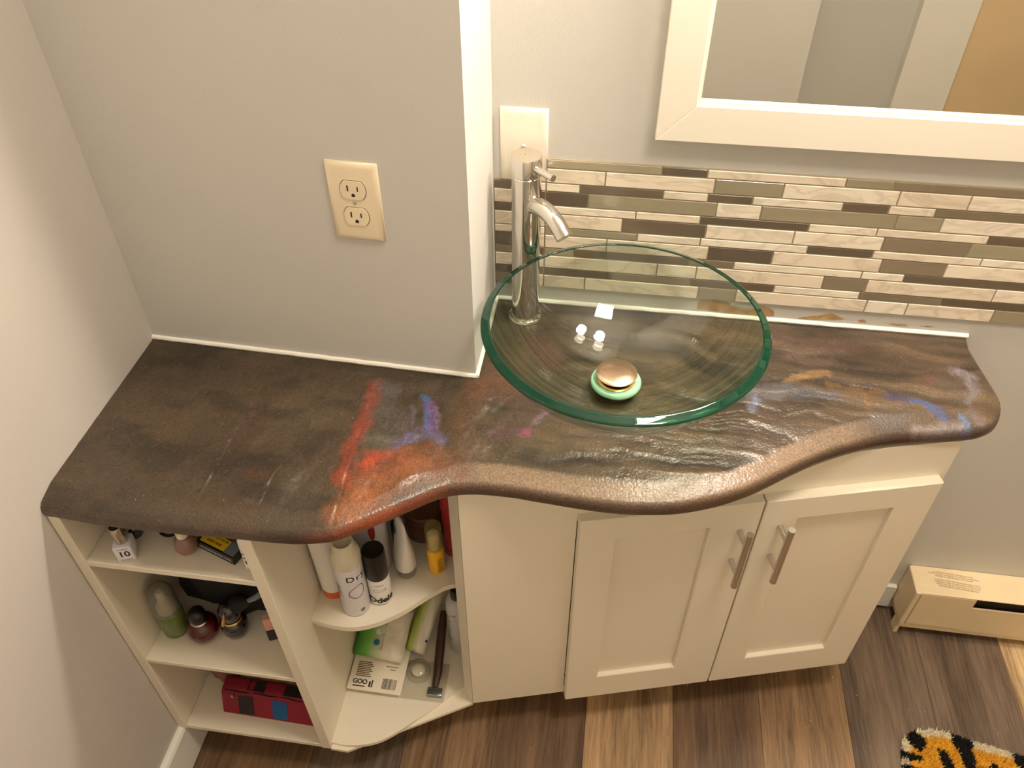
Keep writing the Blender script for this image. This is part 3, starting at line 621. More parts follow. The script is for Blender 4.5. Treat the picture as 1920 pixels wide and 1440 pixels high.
gb = box(.0003, .0805, YB-.003, YB, .0353, zt-H1-H2); gb = box(.0805, 1.30, YB-.003, YB, .0353, zt, bm=gb)
bmesh.ops.translate(gb, verts=gb.verts, vec=(-.40, -YB, -.035)); build('grout_bed', gb, 'grout', bs)
def tile(x0, x1, z0, z1, c):
    g = .0010; x0 += g; x1 -= g; z0 += g; z1 -= g
    if x1-x0 < .003: return
    dep = .0047 if c == 'M' else .0043; cxm, czm = (x0+x1)/2, (z0+z1)/2; w, h = (x1-x0)/2, (z1-z0)/2; e = .0006 if c == 'M' else .0004
    b = bmesh.new(); R0 = [b.verts.new((sx*w, -.001, sz*h)) for sx, sz in ((-1, -1), (1, -1), (1, 1), (-1, 1))]
    R1 = [b.verts.new((sx*w, -dep+e, sz*h)) for sx, sz in ((-1, -1), (1, -1), (1, 1), (-1, 1))]; R2 = [b.verts.new((sx*(w-e), -dep, sz*(h-e))) for sx, sz in ((-1, -1), (1, -1), (1, 1), (-1, 1))]
    for A, B in ((R0, R1), (R1, R2)):
        for k in range(4): b.faces.new((A[k], A[(k+1) % 4], B[(k+1) % 4], B[k]))
    b.faces.new(R2); b.faces.new(R0[::-1])
    o = build('tile', b, 'marble_tile' if c == 'M' else 'glass_tile', bs); o.location = (cxm-.40, -.0, czm-.035); o.color = (*lin(random.choice(TCOL[c])), 1)
z = zt
for i, row in enumerate(ROWS):
    h = H1 if i % 2 == 0 else H2
    for x0, x1, c in row: tile(x0, x1, z-h, z, c)
    z -= h
# peeled paint on the strip of wall under the tiles
wb = bpy.data.objects['wall_back']
def patch(pts, m, d, name='bare_patch'):
    pts = [tuple(p) for p in catmull(pts+[pts[0]], 6)][:-1]; pts = [(x+random.uniform(-.0006, .0006), y+random.uniform(-.0005, .0005)) for x, y in pts]
    b = prism(pts, 0, d); bmesh.ops.transform(b, matrix=Matrix(((1, 0, 0, 0), (0, 0, -1, YB), (0, 1, 0, 0), (0, 0, 0, 1))), verts=b.verts)
    return build(name, b, m, wb)
patch([(.338, .012), (.336, .022), (.341, .030), (.352, .0315), (.368, .031), (.384, .030), (.39, .024), (.400, .0215), (.412, .017), (.425, .020), (.437, .028), (.447, .026), (.457, .022), (.461, .014), (.455, .009), (.40, .0085)], 'bare_drywall', .0006)
patch([(.392, .033), (.388, .026), (.400, .0245), (.413, .0205), (.427, .0235), (.434, .030), (.43, .0335)], 'wall_paint', .0009, 'peeled_flap')
patch([(.500, .0095), (.515, .0150), (.530, .0185), (.540, .0225), (.548, .0245), (.556, .0230), (.568, .0175), (.572, .0150), (.55, .0115), (.525, .009)], 'bare_drywall', .0006)
patch([(.594, .0150), (.600, .0175), (.607, .0150), (.606, .0115), (.598, .0118)], 'bare_drywall', .0006)
patch([(.640, .0130), (.652, .0150), (.668, .0150), (.671, .0120), (.655, .0105)], 'bare_drywall', .0006)
patch([(.690, .0145), (.703, .0160), (.712, .0150), (.703, .0130)], 'bare_drywall', .0005)

# ------------------------------------------------------------------ wall plates
def wallplate(name, M, m, label, cat):
    w, h, d = .035, .057, .0058
    b = bmesh.new(); L = [(w, h, 0), (w, h, .0022), (w-.0022, h-.0022, .0042), (w-.006, h-.006, .0054), (w-.009, h-.009, .0058)]; rs = []
    for a, c, dd in L: rs.append([b.verts.new((sx*a, sy*c, dd)) for sx, sy in ((-1, -1), (1, -1), (1, 1), (-1, 1))])
    for A, B in zip(rs, rs[1:]):
        for k in range(4): b.faces.new((A[k], A[(k+1) % 4], B[(k+1) % 4], B[k]))
    b.faces.new(rs[-1])
    t = bpy.data.objects.new(name, None); COL.objects.link(t); t.matrix_world = M; t.empty_display_size = .02; tag(t, label, cat)
    build('cover_plate', b, m, t, True, 60); return t
ox, oz = -.1861+.035, .3461-.057
Mo = Matrix.Translation((ox, ybump(ox), oz)) @ Matrix.Rotation(-math.atan(BT), 4, 'Z') @ Matrix.Rotation(PI/2, 4, 'X')
ol = wallplate('wall_outlet', Mo, 'plate_ivory', 'cream duplex power outlet on the grey bumped-out wall', 'outlet')
for sy in (.0195, -.0195):
    pts = []
    for k in range(40):
        a = 2*PI*k/40; x, y = .0172*math.cos(a), .0172*math.sin(a); pts.append((x, max(-.0132, min(.0132, y))))
    b = prism([(x, y+sy) for x, y in pts], .003, .0072)
    rc = build('receptacle', b, 'plate_ivory', ol, False)
    q = prism([(x*1.055, y*1.06+sy) for x, y in pts], .0030, .00595); build('receptacle_gap', q, 'ink_brown', rc)
    for x0, x1, y0, y1 in ((-.0078, -.0058, -.0015, .0068), (.0058, .0075, -.0010, .0058)):
        build('slot', box(x0, x1, y0+sy, y1+sy, .0070, .00735), 'slot_dark', rc)
    build('ground_hole', prism([(.0024*math.cos(PI*k/8)+0, .0024*math.sin(PI*k/8)-.0068+sy) for k in range(9)]+[(-.0024, -.0092+sy), (.0024, -.0092+sy)], .0070, .00735), 'slot_dark', rc)
build('screw', box(-.0026, .0026, -.0004, .0004, .0060, .0066, bm=lathe([(0, .0064), (.002, .0064), (.003, .0055)], 16)), 'screw', ol)
sx_, sz_ = .0114+.035, .3416-.057
Ms = Matrix.Translation((sx_, YB, sz_)) @ Matrix.Rotation(PI/2, 4, 'X')
sl = wallplate('blank_wall_plate', Ms, 'plate_white', 'white blank wall plate with one screw behind the faucet', 'wall plate')
build('screw', lathe([(0, .0072), (.0022, .0071), (.0036, .0060), (.0038, .0055)], 20), 'plate_white', sl, True)
build('screw_slot', box(-.0030, .0030, .0001-.0004, .0005, .0066, .0073), 'ink_brown', sl)

# ------------------------------------------------------------------ framed mirror
mi = empty('framed_mirror', (.70, YB, .6), 'wide mirror in a white frame above the tile strip', 'mirror')
mx0, mx1, mz0, mz1, mw = .2335, 1.17, .3135, .905, .0505
def rail(o, i, m='frame_white'):
    b = bmesh.new(); f, k = YB-.0190, YB-.0002
    A = [b.verts.new((p[0], f, p[1])) for p in o+i]; B = [b.verts.new((p[0], k, p[1])) for p in o+i]
    b.faces.new(A); b.faces.new(B[::-1])
    for q in range(4): b.faces.new((A[q], B[q], B[(q+1) % 4], A[(q+1) % 4]))
    bmesh.ops.bevel(b, geom=[e for e in b.edges if abs(e.verts[0].co.y-f) < 1e-6 and abs(e.verts[1].co.y-f) < 1e-6], offset=.0008, segments=1, affect='EDGES')
    return sub('frame_rail', b, m, mi, mi.location)
a, b_, c, d = (mx0, mz0), (mx1, mz0), (mx1, mz1), (mx0, mz1); w = mw
ia, ib, ic, id_ = (mx0+w, mz0+w+.002), (mx1-w, mz0+w+.002), (mx1-w, mz1-w), (mx0+w, mz1-w)
rail([a, b_], [ib, ia]); rail([b_, c], [ic, ib]); rail([c, d], [id_, ic]); rail([d, a], [ia, id_])
lip = []
b = bmesh.new()
for (p0, p1, q0, q1) in ((ia, ib, (.0045, .0045), (-.0045, .0045)), (ib, ic, (-.0045, .0045), (-.0045, -.0045)), (ic, id_, (-.0045, -.0045), (.0045, -.0045)), (id_, ia, (.0045, -.0045), (.0045, .0045))):
    o = [p0, p1, (p1[0]+q1[0], p1[1]+q1[1]), (p0[0]+q0[0], p0[1]+q0[1])]
    A = [b.verts.new((x, YB-.0145, z)) for x, z in o]; B = [b.verts.new((x, YB-.004, z)) for x, z in o]; b.faces.new(A)
    for q in range(4): b.faces.new((A[q], B[q], B[(q+1) % 4], A[(q+1) % 4]))
sub('inner_lip', b, 'frame_white', mi, mi.location)
sub('glass', box(mx0+w-.004, mx1-w+.004, YB-.0085, YB-.003, mz0+w-.004, mz1-w+.004), 'mirror_glass', mi, mi.location)

# vanity light above the mirror and ceiling lamp (both out of frame)
vl = empty('vanity_light', (.62, YB, 1.0), 'two-bulb vanity light bar above the mirror', 'lamp')
sub('back_bar', box(.36, .76, YB-.03, YB, .97, 1.03, .004), 'chrome', vl, vl.location)
for k in range(2):
    x = .45+.22*k
    sub('bulb', lathe([(0, -.05)]+[(.05*math.sin(PI*j/12), -.05*math.cos(PI*j/12)) for j in range(1, 12)]+[(0, .05)], 24, M=Matrix.Translation((x, YB-.075, .985))), 'lamp_glass', vl, vl.location, smooth=True)
cl = empty('ceiling_lamp', (.625, -.42, ZC), 'flat square lamp fixed to the ceiling', 'lamp')
sub('canopy', box(.42, .83, -.60, -.24, 1.61, ZC, .004), 'frame_white', cl, cl.location)

# ------------------------------------------------------------------ electric baseboard heater
ht = empty('baseboard_heater', (.9, YB, ZF), 'cream electric baseboard heater along the back wall', 'heater')
hx0, hx1, hy, hz0, hz1 = .871, 2.05, .1315, -.745, -.611
def hp(name, bm, m='heater_cream', par=ht, **k): return sub(name, bm, m, par, ht.location, **k)
hp('top_cover', box(hx0+.005, hx1, hy+.0005, YB-.0005, hz1-.003, hz1, .0012, 2))
hp('end_cap', box(hx0, hx0+.012, hy-.001, YB-.001, hz0+.018, hz1+.0006, .003, 3))
hp('front_panel', box(hx0+.006, .9905, hy, hy+.003, hz0+.022, hz1-.004))
hp('front_panel', box(.9905, hx1, hy+.001, hy+.004, hz0+.016, hz1-.036))
hp('slot_lip', box(.9905, hx1, hy+.0005, hy+.0045, hz1-.0365, hz1-.0345))
hp('heating_core', box(.9905, hx1, hy+.012, YB-.004, hz0+.02, hz1-.004), 'heater_dark')
hp('base_strip', box(hx0+.004, hx1, hy+.004, YB-.001, hz0, hz0+.018, .001, 1))
hp('bracket', box(hx0+.002, hx0+.010, hy+.006, hy+.03, ZF, hz0+.024))
hp('bracket', box(hx1-.02, hx1-.01, hy+.01, YB, ZF, hz0+.024))
hp('worn_edge', tube([(hx0+.011, hy-.0012, hz1-.004), (hx0+.011, hy-.0012, hz0+.022)], .0005, 6), 'rust')
# warning text on the top cover
pr = bmesh.new(); pr.free()
tb = None
LINES = ['TO REDUCE THE RISK OF FIRE DO NOT', 'STORE OR USE GASOLINE OR OTHER FLAMMABLE', 'VAPORS IN THE VICINITY OF HEATER']
LINES2 = ['CAUTION HIGH TEMPERATURE KEEP CORDS', 'DRAPERIES AND OTHER FURNISHINGS AWAY', 'FROM HEATER DO NOT BLOCK AIR FLOW', 'DISCONNECT SUPPLY BEFORE SERVICE']
yy = .187
for i, t_ in enumerate(LINES+[None]+LINES2):
    if t_:
        q = text_pts(t_, .0044, 1.0); bmesh.ops.transform(q, matrix=Matrix.Translation((.955+(.004 if i > 3 else 0), yy, hz1+.00025)) @ Matrix.Rotation(-.08, 4, 'Z'), verts=q.verts)
        tb = q if tb is None else merge(tb, q)
    yy -= .0049
hp('printed_warning', tb, 'ink_brown')

# ------------------------------------------------------------------ things on the shelves
def thing(name, x, y, z, label, cat, rz=0, group=None): return empty(name, (x, y, z+.0005), label, cat, rz, group)
FACE = -1.35   # direction round a bottle that faces the room
z1, z2, z3 = -.133, -.411, -.655; zc = -.340; zcb = -.651
# top shelf
t = thing('nail_polish', -.459, -.297, z1, 'square nail polish bottle with silver cap and white label, front left of top shelf', 'nail polish', .35)
build('bottle', box(-.0125, .0125, -.0125, .0125, 0, .032, .002), 'can_white', t, True, 40)
build('cap', lathe([(.0085, .0322), (.0085, .062), (.0078, .064), (0, .064)], 24), 'silver', t, True, 40)
flatprint(plate2d(rects([(-.0070, .004, .0070, .0052), (-.0070, .0225, .0070, .0237), (-.0045, .0075, .0045, .0088)]), text_pts('A10', .0105, .9)) if False else merge(plate2d(rects([(-.0080, -.0125, .0080, -.0117), (-.0080, .0105, .0080, .0113)])), text_pts('10', .016, 1.0, .0004)), Matrix.Translation((0, -.0127, .016)) @ Matrix.Rotation(PI/2, 4, 'X'), 'printed_lettering', 'ink_black', t)
t = thing('nail_polish', -.4665, -.262, z1, 'small black capped nail polish behind the silver capped one', 'nail polish')
build('bottle', lathe([(0, 0), (.011, 0), (.0125, .003), (.0125, .020), (.007, .026), (0, .026)], 24), 'plum_glass', t, True)
build('cap', lathe([(.0068, .0255), (.0062, .052), (0, .052)], 20), 'black_plastic', t, True, 40)
t = thing('nail_polish', -.446, -.240, z1, 'rose beige nail polish at the back of the top shelf', 'nail polish')
build('bottle', lathe([(0, 0), (.011, 0), (.0130, .004), (.0125, .022), (.007, .029), (0, .029)], 24), 'rose_polish', t, True)
build('cap', lathe([(.0068, .0285), (.0062, .052), (0, .052)], 20), 'gold', t, True, 40)
ring = [(.017*math.cos(2*PI*k/40), .017*math.sin(2*PI*k/40), 0) for k in range(40)]
b = bmesh.new(); b.free(); b = tube(ring+ring[:1], .0022, 10, cap=False)
o = build('hair_elastic', b, 'black_soft', None, True); o.location = (-.4185, -.2435, z1+.0024); tag(o, 'black hair elastic ring lying on the top shelf', 'hair elastic')
t = thing('nail_polish', -.378, -.277, z1, 'mauve nail polish with rounded bottle and white cap on top shelf', 'nail polish')
build('bottle', lathe([(0, 0), (.0115, 0), (.0150, .004), (.0168, .012), (.0160, .022), (.0105, .030), (.0075, .033), (0, .033)], 32), 'mauve_polish', t, True, 50)
build('cap', lathe([(.0085, .0325), (.0082, .060), (.0070, .063), (0, .063)], 24), 'cap_cream', t, True, 40)
t = thing('hair_dye_box', -.3285, -.2735, z1, 'small black box with yellow label lying on the top shelf', 'box', -.34)
build('carton', box(-.0335, .0335, -.011, .013, 0, .0165, .0006, 1), 'black_plastic', t)
build('yellow_label', box(-.030, .014, -.0075, .011, .0165, .0169), 'yellow_label', t)
build('grey_panel', box(.0145, .0325, -.0085, .012, .0165, .0170), 'box_grey', t)
flatprint(text_pts('BRUSHED BLACK HAIR', .0058, 1.0, .0001), Matrix.Translation((0, -.0112, .0080)) @ Matrix.Rotation(PI/2, 4, 'X'), 'printed_lettering', 'ink_white', t)
q = merge(text_pts('COLOR YOUR', .0055), bmesh.new()) if False else text_pts('NATURAL COLOR', .0048, 1, .0002)
bmesh.ops.translate(q, verts=q.verts, vec=(0, .005, 0)); q2 = text_pts('SLEEK HAIR', .0052, 1, .0002); bmesh.ops.translate(q2, verts=q2.verts, vec=(0, -.003, 0)); q = merge(q, q2)
flatprint(q, Matrix.Translation((-.008, .0018, .01705)), 'label_lettering', 'ink_brown', t)
t = thing('white_tube', -.2755, -.278, z1, 'white printed tube leaning on the divider on the top shelf', 'tube', .2)
b = prism([(-.010, -.020), (.004, -.020), (.004, .020), (-.010, .020)], 0, .07, .003); 
for v in b.verts: v.co.x += v.co.z*.02
build('tube_body', b, 'label_white', t)
flatprint(text_pts('F A3', .014, 1, .0003), Matrix.Translation((-.004, -.0205, .026)) @ Matrix.Rotation(PI/2, 4, 'X') @ Matrix.Rotation(-PI/2+.1, 4, 'Z'), 'printed_lettering', 'ink_black', t)

# middle shelf
t = thing('foam_pump_bottle', -.4865, -.2560, z2, 'green foam pump bottle with clear domed cap on the middle left shelf', 'bottle')
build('bottle', lathe([(0, 0), (.019, 0), (.0215, .003), (.0220, .058), (.0205, .062), (0, .062)], 40), 'green_soap', t, True, 50)
build('pump', lathe([(.016, .062), (.0155, .074), (.011, .082), (.0075, .090), (.0070, .108), (.005, .113), (0, .114)], 28), 'cap_cream', t, True, 50)
build('clear_cap', lathe([(.0212, .060), (.0212, .104), (.0195, .114), (.0135, .121), (0, .123)], 40), 'frosted_plastic', t, True, 60)
t = thing('perfume_bottle', -.4340, -.2590, z2, 'round dark red bottle with black cap beside the green foam pump', 'bottle')
build('bottle', lathe([(0, 0), (.016, 0), (.0230, .006), (.0270, .018), (.0255, .031), (.0190, .041), (.012, .045), (0, .046)], 40), 'dark_red_glass', t, True, 60)
build('cap', lathe([(.0130, .045), (.0145, .052), (.0138, .066), (.0095, .072), (0, .073)], 32), 'black_plastic', t, True, 50)
build('collar', lathe([(.0135, .0435), (.0152, .0455), (.0135, .0475)], 32), 'silver', t, True)
t = thing('perfume_bottle', -.3825, -.2470, z2, 'dark plum bottle with gold and purple cap on the middle left shelf', 'bottle', .3)
build('bottle', lathe([(0, 0), (.013, 0), (.0190, .005), (.0225, .018), (.0220, .034), (.0170, .042), (0, .043)], 40), 'plum_glass', t, True, 60)
build('cap', lathe([(.0150, .0435), (.0175, .058), (.0165, .074), (.010, .083), (0, .084)], 32), 'plum_glass', t, True, 50)
b = lathe([(.0165, .0415), (.0182, .0445), (.0165, .0470)], 40); 
for k in range(3):
    a0 = -2.3+.0*k; b = tube([(.0180*math.cos(a0+s*.12), .0180*math.sin(a0+s*.12), .046+s*.0072) for s in range(6)], [.0045, .0042, .0036, .0028, .002, .0008], 8, bm=b); break
build('gold_band', b, 'gold', t, True)
t = thing('lip_tint', -.3165, -.2480, z2, 'pink and black lipstick tube beside the divider on the middle left shelf', 'lipstick', .4)
build('base', box(-.0095, .0095, -.0075, .0075, 0, .030, .002), 'black_plastic', t, True, 40)
build('cap', prism([(-.0085, -.0068), (.0085, -.0068), (.0085, .0068), (-.0085, .0068)], .0302, .062, .002), 'pink_plastic', t)
o = bmesh.new(); bmesh.ops.create_icosphere(o, subdivisions=4, radius=1)
for v in o.verts:
    n = v.co.copy(); n = n/max(abs(n.x)**6+abs(n.y)**6+abs(n.z)**6, 1e-6)**(1/6); k = 1+.05*math.sin(5*n.x+3*n.z)*math.cos(4*n.y+1)+.03*math.sin(11*n.x+7*n.y)
    v.co = Vector((n.x*.100*k, n.y*.100*k, n.z*.122*k+.125)); v.co.z = min(max(v.co.z, 0.0003), .252)
ob = build('cosmetic_bag', o, 'black_soft', None, True); ob.location = (-.394, -.124, z2); tag(ob, 'large black cloth bag filling the back of the middle left shelf', 'bag')
t = thing('hair_brush', -.345, -.242, z2+.095, 'dark round brush leaning against the front of the black bag', 'brush')
build('handle', tube([(.004, -.002, .004), (.018, -.006, .020), (.036, -.008, .040)], [.0042, .005, .005], 12), 'box_grey', t, True)
build('bristles', tube([(-.042, .004, -.034), (-.022, .002, -.018), (.004, -.002, .004)], [.012, .015, .006], 16), 'black_soft', t, True)
# bottom left shelf
b = bmesh.new(); bmesh.ops.create_cube(b, size=1); bmesh.ops.subdivide_edges(b, edges=b.edges[:], cuts=9, use_grid_fill=True)
def pouch_pos(x, y, z_):
    zz = (z_+.5)*.056*(1-abs(2*y)**4*.12)*(1-.10*abs(2*x)**4); return Vector((x*.188, y*.066*(1-.50*(z_+.5)), zz+.0015*math.sin(x*23)*(z_+.5)))
for v in b.verts: v.co = pouch_pos(*v.co)
t = thing('pencil_pouch', -.3600, -.2520, z3, 'red zip pencil pouch with black and blue patches on the bottom left shelf', 'pouch', -.02)
build('pouch_body', b, 'pouch_red', t, True, 50)
def pouchpatch(x0, x1, m, nm_='patch'):
    bb = bmesh.new(); vs = []
    for i in range(5):
        for j in range(5):
            p = pouch_pos((x0+(x1-x0)*i/4)/.188, -.5, -.42+.86*j/4); p.y -= .0006; vs.append(bb.verts.new(p))
    for i in range(4):
        for j in range(4): bb.faces.new((vs[i*5+j], vs[(i+1)*5+j], vs[(i+1)*5+j+1], vs[i*5+j+1]))
    return build(nm_, bb, m, t)
pouchpatch(-.062, -.032, 'pouch_black', 'black_patch'); pouchpatch(.004, .033, 'pouch_blue', 'blue_patch')
build('top_patch', box(-.045, -.012, -.010, .010, .0530, .0566), 'pouch_black', t); build('top_patch', box(.025, .062, -.010, .010, .0530, .0562), 'pouch_black', t)
build('zipper', tube([(-.088+.008*k, -.0135+.001*math.sin(k), .0500+.0035*math.sin(PI*k/22)) for k in range(23)], .0012, 6), 'black_soft', t, True)
build('zip_pull', box(-.074, -.069, -.0225, -.0175, .0395, .050, .0005, 1), 'silver', t)
def blob(name, loc, r, m, label, cat, sq=1.0, seed=0):
    b = bmesh.new(); bmesh.ops.create_icosphere(b, subdivisions=4, radius=1)
    for v in b.verts:
        n = v.co.copy(); k = 1+.09*math.sin(6*n.x+2*n.z+seed)+.06*math.cos(9*n.y+seed*2+4*n.x)+.03*math.sin(19*n.z+seed)
        v.co = Vector((n.x*r[0]*k, n.y*r[1]*k, max(-.85, n.z)*r[2]*k+r[2]*.85)); v.co.z = max(0, v.co.z)
    o = build(name, b, m, None, True); o.location = (loc[0], loc[1], loc[2]+.001); return tag(o, label, cat)
blob('makeup_pouch', (-.468, -.205, z3), (.030, .030, .030), 'blush_pouch', 'dusty pink soft pouch at the back left of the bottom left shelf', 'pouch', seed=1)
blob('candy_wrapper', (-.372, -.178, z3), (.040, .030, .036), 'gold_wrap', 'crumpled gold foil wrapper behind the red pencil pouch', 'wrapper', seed=2)
blob('foil_bag', (-.300, -.170, z3), (.036, .030, .036), 'purple_wrap', 'crumpled purple foil bag behind the red pencil pouch by the divider', 'wrapper', seed=4)
blob('foil_bag', (-.425, -.160, z3), (.026, .030, .034), 'purple_wrap', 'crumpled purple foil bag between the dusty pink pouch and gold wrapper', 'wrapper', seed=6)

# middle curved shelf
t = thing('cream_tube', -.2165, -.190, zc, 'white squeeze tube standing on its orange cap beside the divider', 'tube', .5)
build('cap', lathe([(0, 0), (.0190, 0), (.0195, .003), (.0195, .017), (0, .017)], 32, sy=.8), 'orange_plastic', t, True, 40)
b = lathe([(.0185, .0172), (.0205, .022), (.0205, .150), (.020, .158), (0, .158)], 32, sy=.85)
for v in b.verts:
    k = max(0, (v.co.z-.03)/.128); v.co.y *= 1-.8*k; v.co.x *= 1+.15*k
build('tube_body', b, 'label_white', t, True, 50)
t = thing('spray_can', -.1735, -.2120, zc, 'white aerosol can with drop outline print, front left of the curved shelf', 'spray can')
b = lathe([(0, 0), (.0205, 0), (.0225, .003), (.0225, .122), (.0222, .128), (.0200, .133), (0, .133)], 48); build('can', b, 'can_white', t, True, 50)
b = lathe([(.0228, .126), (.0236, .132), (.0236, .145), (.0215, .156), (.0175, .160), (.0172, .174), (.0150, .177), (.0135, .170), (0, .168)], 48)
build('cap', b, 'cap_cream', t, True, 50)
wrap(text_pts('Dry', .019, 1.2, .0002), .0225, FACE+.62, .104, 'printed_name', 'ink_black', t)
outl = bmesh.new(); N_ = 40; 
def drop(k, s): a = 2*PI*k/N_; r = .0125*s; return (r*math.cos(a)*(1-.25*math.sin(a)), r*1.35*math.sin(a)+.003)
ov = [outl.verts.new((*drop(k, 1), 0)) for k in range(N_)]; iv = [outl.verts.new((*drop(k, .90), 0)) for k in range(N_)]
for k in range(N_): outl.faces.new((ov[k], ov[(k+1) % N_], iv[(k+1) % N_], iv[k]))
wrap(outl, .0225, FACE+.45, .066, 'drop_outline', 'ink_purple', t, turn=-.5)
L = plate2d(rects([(-.008, .012-.004*i, .004+.002*(i % 3), .0135-.004*i) for i in range(9)])); wrap(L, .0225, FACE-.95, .075, 'printed_text', 'ink_grey', t)
wrap(plate2d([[(.0042*math.cos(2*PI*k/16), .0042*math.sin(2*PI*k/16)) for k in range(16)]]), .0225, FACE+.62, .016, 'printed_mark', 'ink_grey', t)
t = thing('deodorant_roller', -.1375, -.1900, zc, 'small white bottle with tall black cap beside the aerosol can', 'bottle')
build('bottle', lathe([(0, 0), (.0170, 0), (.0188, .0025), (.0188, .066), (.0175, .068), (0, .068)], 40), 'label_white', t, True, 50)
build('cap', lathe([(.0185, .0685), (.0188, .070), (.0182, .128), (.0172, .131), (0, .1315)], 40), 'black_plastic', t, True, 50)
wrap(text_pts('Odele', .0195, .95, .0007), .0188, FACE+.12, .0155, 'printed_name', 'ink_black', t)
L = plate2d(rects([(-.0030, .0145, .0035, .0152), (-.0085, .0115, .0085, .0124), (-.0105, .0012, .0105, .0019), (-.0105, -.0040, .0105, -.0033), (-.0105, -.0034, -.0098, .0013), (.0098, -.0034, .0105, .0013)])); wrap(L, .0188, FACE+.12, .044, 'printed_text', 'ink_black', t)
L = plate2d(rects([(-.009, -.0004, .009, .0004)])); wrap(L, .0188, FACE+.12, .0040, 'printed_line', 'ink_grey', t)
t = thing('lotion_bottle', -.1690, -.1250, zc, 'large pale grey bottle with red oval emblem behind the black capped bottle', 'bottle')
build('bottle', lathe([(0, 0), (.031, 0), (.034, .004), (.034, .150), (.029, .170), (.015, .182), (0, .182)], 48, sy=.75), 'grey_bottle', t, True, 60)
build('cap', lathe([(.0155, .1825), (.0155, .215), (.013, .218), (0, .218)], 28), 'can_white', t, True, 40)
b = plate2d([[(.0055*math.cos(2*PI*k/24), .024*math.sin(2*PI*k/24)) for k in range(24)]]); b2_ = text_pts('LOTION', .008, 1, .0002)
flatprint(b, Matrix.Translation((.0165, -.0226, .118)) @ Matrix.Rotation(.42, 4, 'Z') @ Matrix.Rotation(PI/2, 4, 'X'), 'red_emblem', 'ink_red', t); b2_.free()
t = thing('squeeze_tube', -.1070, -.1370, zc, 'white tapered squeeze tube standing on a clear cap, middle of the curved shelf', 'tube', -.9)
build('cap', lathe([(0, 0), (.0155, 0), (.0165, .002), (.0165, .016), (0, .016)], 32), 'clear_plastic', t, True, 50)
b = lathe([(.0150, .0162), (.0180, .022), (.0190, .060), (.0190, .150), (0, .150)], 36)
for v in b.verts:
    k = max(0, (v.co.z-.045)/.105); v.co.y *= 1-.93*k; v.co.x *= 1+.12*k
build('tube_body', b, 'label_white', t, True, 50)
flatprint(plate2d([[(0, .012), (.004, .004), (.004, -.004), (0, -.012), (-.003, -.003), (-.003, .004)]]), Matrix.Translation((-.004, -.0085, .118)) @ Matrix.Rotation(PI/2-.12, 4, 'X'), 'blue_leaf', 'ink_blue', t)
t = thing('yellow_roller', -.0575, -.1240, zc, 'slim yellow bottle with clear cap near the right end of the curved shelf', 'bottle')
build('bottle', lathe([(0, 0), (.0125, 0), (.0140, .002), (.0142, .060), (.0130, .064), (0, .064)], 36), 'yellow_liquid', t, True, 50)
build('neck', lathe([(.0095, .064), (.0095, .082), (.0105, .083), (.0105, .098), (.007, .102), (0, .102)], 28), 'cap_cream', t, True, 50)
build('clear_cap', lathe([(.0142, .062), (.0142, .104), (.0142, .118), (.0125, .1205), (0, .121)], 36), 'clear_yellow', t, True, 60)
L = plate2d(rects([(-.0052+.0008*(i % 2), .016-.0042*i, .0045-.0012*(i % 3), .0176-.0042*i) for i in range(9)])); wrap(L, .0142, FACE+.55, .026, 'printed_text', 'ink_brown', t)
t = thing('red_spray_bottle', -.0345, -.0800, zc, 'tall translucent red bottle standing against the cabinet side', 'bottle')
build('bottle', lathe([(0, 0), (.0165, 0), (.0182, .003), (.0182, .115), (.0175, .120), (0, .120)], 36), 'red_bottle', t, True, 40)
build('base_ring', lathe([(.0184, .016), (.0189, .018), (.0184, .020)], 36), 'red_bottle', t, True)
build('cap', lathe([(.0190, .1205), (.0192, .122), (.0186, .185), (.0165, .190), (0, .190)], 36), 'red_bottle', t, True, 40)
t = thing('brown_jar', -.0960, -.0450, zc, 'brown jar with ridged lid at the back of the curved shelf', 'jar')
build('jar_body', lathe([(0, 0), (.031, 0), (.034, .004), (.034, .050), (0, .050)], 40), 'brown_jar', t, True, 50)
build('lid', lathe([(.0345, .050), (.0355, .052), (.0355, .066), (.033, .068), (.030, .0665), (.026, .068), (.022, .0665), (.018, .068), (.012, .0665), (0, .0675)], 40), 'brown_jar', t, True, 30)
t = thing('lip_balm', -.1350, -.0850, zc, 'small black capped stick behind the tapered white tube', 'lip balm')
build('stick', lathe([(0, 0), (.008, 0), (.0085, .002), (.0085, .040), (0, .040)], 24), 'box_grey', t, True, 50)
build('cap', lathe([(.0083, .0402), (.0083, .062), (0, .063)], 24), 'black_plastic', t, True, 50)

# bottom curved shelf
def flatpack(name, loc, w, l, th, mats, label, cat, rx=0, ry=0, rz=0, seed=0):
    b = bmesh.new(); bmesh.ops.create_cube(b, size=1); bmesh.ops.subdivide_edges(b, edges=b.edges[:], cuts=11, use_grid_fill=True)
    for v in b.verts:
        x, y, z_ = v.co; ed = (1-abs(2*x)**5)*(1-abs(2*y)**6); zz = z_*(.12+.88*max(0, ed)**.6)*th
        v.co = Vector((x*w*(1+.015*math.sin(y*17+seed)), y*l, zz+.0022*math.sin(x*13+y*9+seed)+.0015*math.sin(y*31+seed)))
    t = empty(name, loc, label, cat); t.rotation_euler = (rx, ry, rz); build('pack_body', b, mats, t, True, 60); return t
t = thing('blister_card', -.1800, -.178, zcb, 'white backing card with barcode lying on the bottom curved shelf', 'card', 0)
t.rotation_euler = (.10, 0, -.005); t.location.z = zcb+.0185
build('card', box(-.0535, .0515, -.0375, .055, -.0008, .0008, .0003, 1), 'card_white', t)
bars = []; x = .012
random.seed(5)
